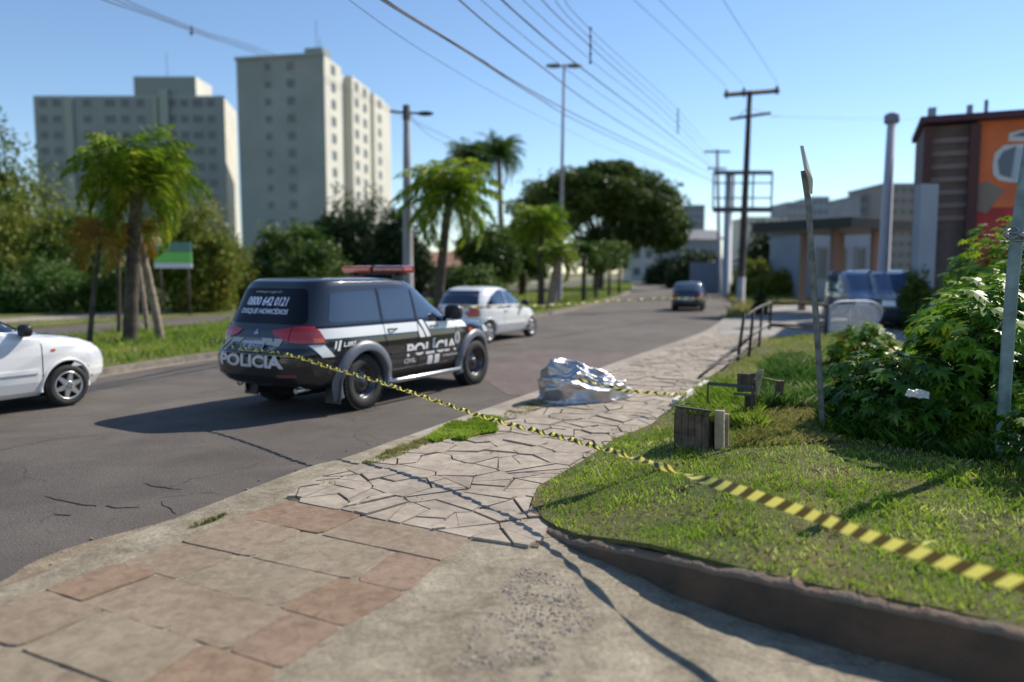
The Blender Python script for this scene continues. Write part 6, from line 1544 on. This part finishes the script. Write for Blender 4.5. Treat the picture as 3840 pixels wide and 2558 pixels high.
# wooden post and advertising board on the left
def wood_post():
    b = G(198, 1152, .1); d = b.y; root = empty('wooden_post', tuple(b), 'bare upright wooden post in front of the bushes on the left', 'wooden post'); t = D(194, 830, d-.3) - b
    bm = bmesh.new(); tube(bm, [(0, -.4, -.1), (0, -.4, t.z*.5), (t.x, -.4, t.z)], [.09, .08, .07], 8); bmobj('post', bm, mat('pale old post', (.22, .19, .15), .9, var=.3, scale=6), root)
wood_post()
def board_sign():
    d = 33.0; a = D(648, 955, d); root = empty('sign_board', (a.x, d, 0), 'green and white board half hidden among the trees right of the palm', 'sign'); s = d/F
    for nm, y0, y1, m in (('sign_panel', 910, 945, mat('teal sign paint', (.10, .22, .18), .6)), ('sign_panel', 946, 985, mat('bright green sign paint', (.16, .52, .10), .6)), ('sign_panel', 986, 1006, mat('white sign paint', (.62, .65, .66), .6))):
        z0, z1 = (1020-y1)*s + EYE, (1020-y0)*s + EYE; bm = bmesh.new(); box(bm, (0, 0, (z0+z1)/2), (140*s, .06, z1-z0-.004)); bmobj(nm, bm, m, root)
    for x in (-.6, .6): tubeobj('leg', [(x, .08, -.1), (x, .08, 3.0)], .05, M_bark, root, 6)
board_sign()

# ---------------------------------------------------------------- foil sheet
def foil():
    P = G(2178, 1512, .11); root_loc = (P.x + .06, P.y + .42, .10)
    m = bpy.data.materials.new('silver foil'); m.use_nodes = True; n, l = nodes(m); b = n['Principled BSDF']
    b.inputs['Base Color'].default_value = (.50, .49, .51, 1); b.inputs['Metallic'].default_value = .78; b.inputs['Roughness'].default_value = .38
    tc = n.new('ShaderNodeTexCoord'); nz = n.new('ShaderNodeTexNoise'); nz.inputs['Scale'].default_value = 7; nz.inputs['Detail'].default_value = 6; nz.inputs['Distortion'].default_value = 1.2
    l.new(tc.outputs['Object'], nz.inputs['Vector']); bn = n.new('ShaderNodeBump'); bn.inputs['Strength'].default_value = .5; bn.inputs['Distance'].default_value = .02
    l.new(nz.outputs['Fac'], bn.inputs['Height']); l.new(bn.outputs[0], b.inputs['Normal'])
    bm = bmesh.new(); bmesh.ops.create_icosphere(bm, subdivisions=6, radius=1)
    ax = Vector((.86, .50, 0)).normalized(); ay = Vector((-ax.y, ax.x, 0))
    for v in bm.verts:
        p = v.co.copy(); u, w_, z = p.x, p.y, p.z
        t = (u+1)/2
        hgt = .58 - .30*t**1.3
        wid = .40 + .06*math.sin(t*3); L = .66
        zz = (max(-.25, z)+.25)/1.25; zq = zz**.62              # steep sides, flatter top
        x = u*L*(1 + .10*(1-zz)**2); y = w_*wid*(1 + .10*(1-zz)**2)
        if w_ < 0: y *= 1 - .10*zz
        q = Vector((x*1.0 + y*.8 + zz*.5, y*1.5 - x*.5, zz*1.3))
        r1 = 1-abs(noise.noise(q*1.9 + Vector((3, 0, 0))))*2; r2 = 1-abs(noise.noise(q*4.3 + Vector((7, 1, 3))))*2; r3 = 1-abs(noise.noise(q*9 + Vector((2, 9, 5))))*2
        dsp = (r1-.6)*.16 + (r2-.6)*.045 + (r3-.6)*.007
        nrm = Vector((u*.7, w_*.9, z + .2)).normalized()
        pos = ax*x + ay*y + Vector((0, 0, zq*hgt)); nn = ax*nrm.x + ay*nrm.y + Vector((0, 0, nrm.z))
        pos += nn*dsp*(.35 + .65*zz if z > -.25 else .1)
        if zz < .12: pos.z = max(0.0, pos.z*.5 + .012*r2)
        fpk = math.exp(-((u+.60)**2/.10 + (w_-.05)**2/.30))*max(0, zz-.35); pos += Vector((-.08, 0, .15))*fpk
        tip = math.exp(-((u-.85)**2/.05))*(1 if w_ < .3 else .3)*(1-zz*.5); pos += ax*.10*tip
        v.co = pos
    o = bmobj('foil_sheet', bm, m, None, smooth=True); o.location = root_loc
    tag(o, 'crumpled silver foil sheet heaped over a mound on the stone pavement', 'foil sheet')
foil()

# ---------------------------------------------------------------- barrier tapes
def tape_mat(name, yel, stripe):
    m = bpy.data.materials.new(name); m.use_nodes = True; n, l = nodes(m); b = n['Principled BSDF']
    uv = n.new('ShaderNodeUVMap'); sp = n.new('ShaderNodeSeparateXYZ'); l.new(uv.outputs[0], sp.inputs[0])
    a = n.new('ShaderNodeMath'); a.operation = 'ADD'; l.new(sp.outputs[0], a.inputs[0]); l.new(sp.outputs[1], a.inputs[1])
    d = n.new('ShaderNodeMath'); d.operation = 'DIVIDE'; d.inputs[1].default_value = stripe; l.new(a.outputs[0], d.inputs[0])
    f = n.new('ShaderNodeMath'); f.operation = 'FRACT'; l.new(d.outputs[0], f.inputs[0])
    g = n.new('ShaderNodeMath'); g.operation = 'GREATER_THAN'; g.inputs[1].default_value = .5; l.new(f.outputs[0], g.inputs[0])
    mx = n.new('ShaderNodeMix'); mx.data_type = 'RGBA'; l.new(g.outputs[0], mx.inputs[0]); mx.inputs[6].default_value = (*yel, 1); mx.inputs[7].default_value = (.10, .076, .022, 1)
    l.new(mx.outputs[2], b.inputs['Base Color']); b.inputs['Roughness'].default_value = .35
    tr = n.new('ShaderNodeBsdfTranslucent'); l.new(mx.outputs[2], tr.inputs[0]); ms = n.new('ShaderNodeMixShader'); ms.inputs[0].default_value = .28
    l.new(b.outputs[0], ms.inputs[1]); l.new(tr.outputs[0], ms.inputs[2]); l.new(ms.outputs[0], n['Material Output'].inputs[0]); return m
def ribbon(name, P, wf, tf, m, lab, seg=.012, group=None, bulge=lambda t: .38):
    """wf(t), tf(s): width and twist angle along the path"""
    P = [Vector(p) for p in P]; L = [0]
    for a, b_ in zip(P, P[1:]): L.append(L[-1] + (b_-a).length)
    n = int(L[-1]/seg); V = []; UV = []; k = 0; tw = 0
    for i in range(n+1):
        s = L[-1]*i/n
        while k < len(P)-2 and L[k+1] < s: k += 1
        f_ = (s-L[k])/max(1e-6, L[k+1]-L[k]); p = P[k].lerp(P[k+1], f_); t = (P[k+1]-P[k]).normalized()
        up = Vector((0, 0, 1)); up = (up - t*up.dot(t)).normalized(); sd_ = t.cross(up)
        tw += tf(s/L[-1])*L[-1]/n; w_ = wf(s/L[-1]); dr = up*math.cos(tw) + sd_*math.sin(tw)
        V += [p - dr*w_/2, p + (t.cross(dr))*w_*bulge(s/L[-1]), p + dr*w_/2]; UV += [(s, 0), (s, .035), (s, .07)]
    F_ = []
    for i in range(n):
        for j in (0, 1): F_.append((i*3+j, (i+1)*3+j, (i+1)*3+j+1, i*3+j+1))
    o = meshobj(name, V, F_, m, None, True); uvl = o.data.uv_layers.new(name='UVMap')
    for lp in o.data.loops: uvl.data[lp.index].uv = UV[lp.vertex_index]
    return tag(o, lab, 'barrier tape', group)
M_tape = tape_mat('yellow and black tape', (.88, .78, .17), .125)
A = Vector((math.cos(POLICE.rotation_euler.z), math.sin(POLICE.rotation_euler.z), 0)); Bv = Vector((-A.y, A.x, 0)); pc = POLICE.location
def PL(x, y, z): return pc + A*x + Bv*y + Vector((0, 0, z))
tp = [PL(-2.62, .80, 1.02), PL(-2.72, .1, .93), D(1075, 1328, 9.75), D(1240, 1378, 8.95), D(1412, 1428, 8.15), D(1591, 1487, 7.55), D(1850, 1573, 6.72), D(2124, 1643, 5.93), D(2400, 1722, 5.12), D(2642, 1800, 4.46), D(2800, 1848, 4.14), D(3013, 1920, 3.82), D(3250, 2008, 3.42), D(3500, 2092, 3.12), D(3840, 2195, 2.80), D(4300, 2330, 2.45)]
tp = smoothpoly(tp, 6)
def wfn(t): return .046 + .018*sm((t-.70)/.12)
def tfn(t):
    if t > .86: return 0.0
    if t > .66: return 26*(1-(t-.66)/.20)**2
    return 26.0 + 4*math.sin(t*30)
ribbon('barrier_tape', tp, wfn, tfn, M_tape, 'long twisted yellow and black tape from the rear of the police car across the foreground', bulge=lambda t: .40 - .36*sm((t-.68)/.12))
pe = G(2574, 1480, .18); fo = [D(2165, 1424, 10.05), D(2230, 1436, 10.0), D(2310, 1458, 9.95), D(2345, 1466, 9.9), D(2450, 1473, 9.75), D(2530, 1479, 9.6), Vector((pe.x, pe.y, .20))]
ribbon('barrier_tape', smoothpoly(fo, 6), lambda t: .045, lambda t: 22 if t > .25 else 5, M_tape, 'short twisted tape from the edging stone to the silver foil sheet')
M_tapef = tape_mat('pale yellow and black tape', (.80, .70, .22), .16)
far = [D(1690, 1148, 17.0), D(1800, 1152, 18.0), D(2000, 1148, 20.5), D(2200, 1136, 23.5), D(2360, 1126, 27), D(2500, 1120, 30), D(2780, 1122, UB.y-.3)]
ribbon('barrier_tape', smoothpoly(far, 6), lambda t: .075, lambda t: 6.0, M_tapef, 'far tape stretched across the road behind the white hatchback to the wooden pole', seg=.03)
# second strand down to the kerb and the dark strap lying by the foil
o = None
bm = bmesh.new(); a, b_ = G(1912, 1505, .01), G(2030, 1500, .03); tube(bm, [Vector((0, 0, .012)), (b_-a)*.5 + Vector((0, 0, .02)), (b_-a) + Vector((0, 0, .04))], [.03, .022, .008], 6)
for v in bm.verts: v.co.z = max(.003, v.co.z*.5)
o = bmobj('dark_strap', bm, mat('black strap', (.02, .02, .024), .6)); o.location = a; tag(o, 'flat black strap lying on the road left of the silver foil sheet', 'strap')
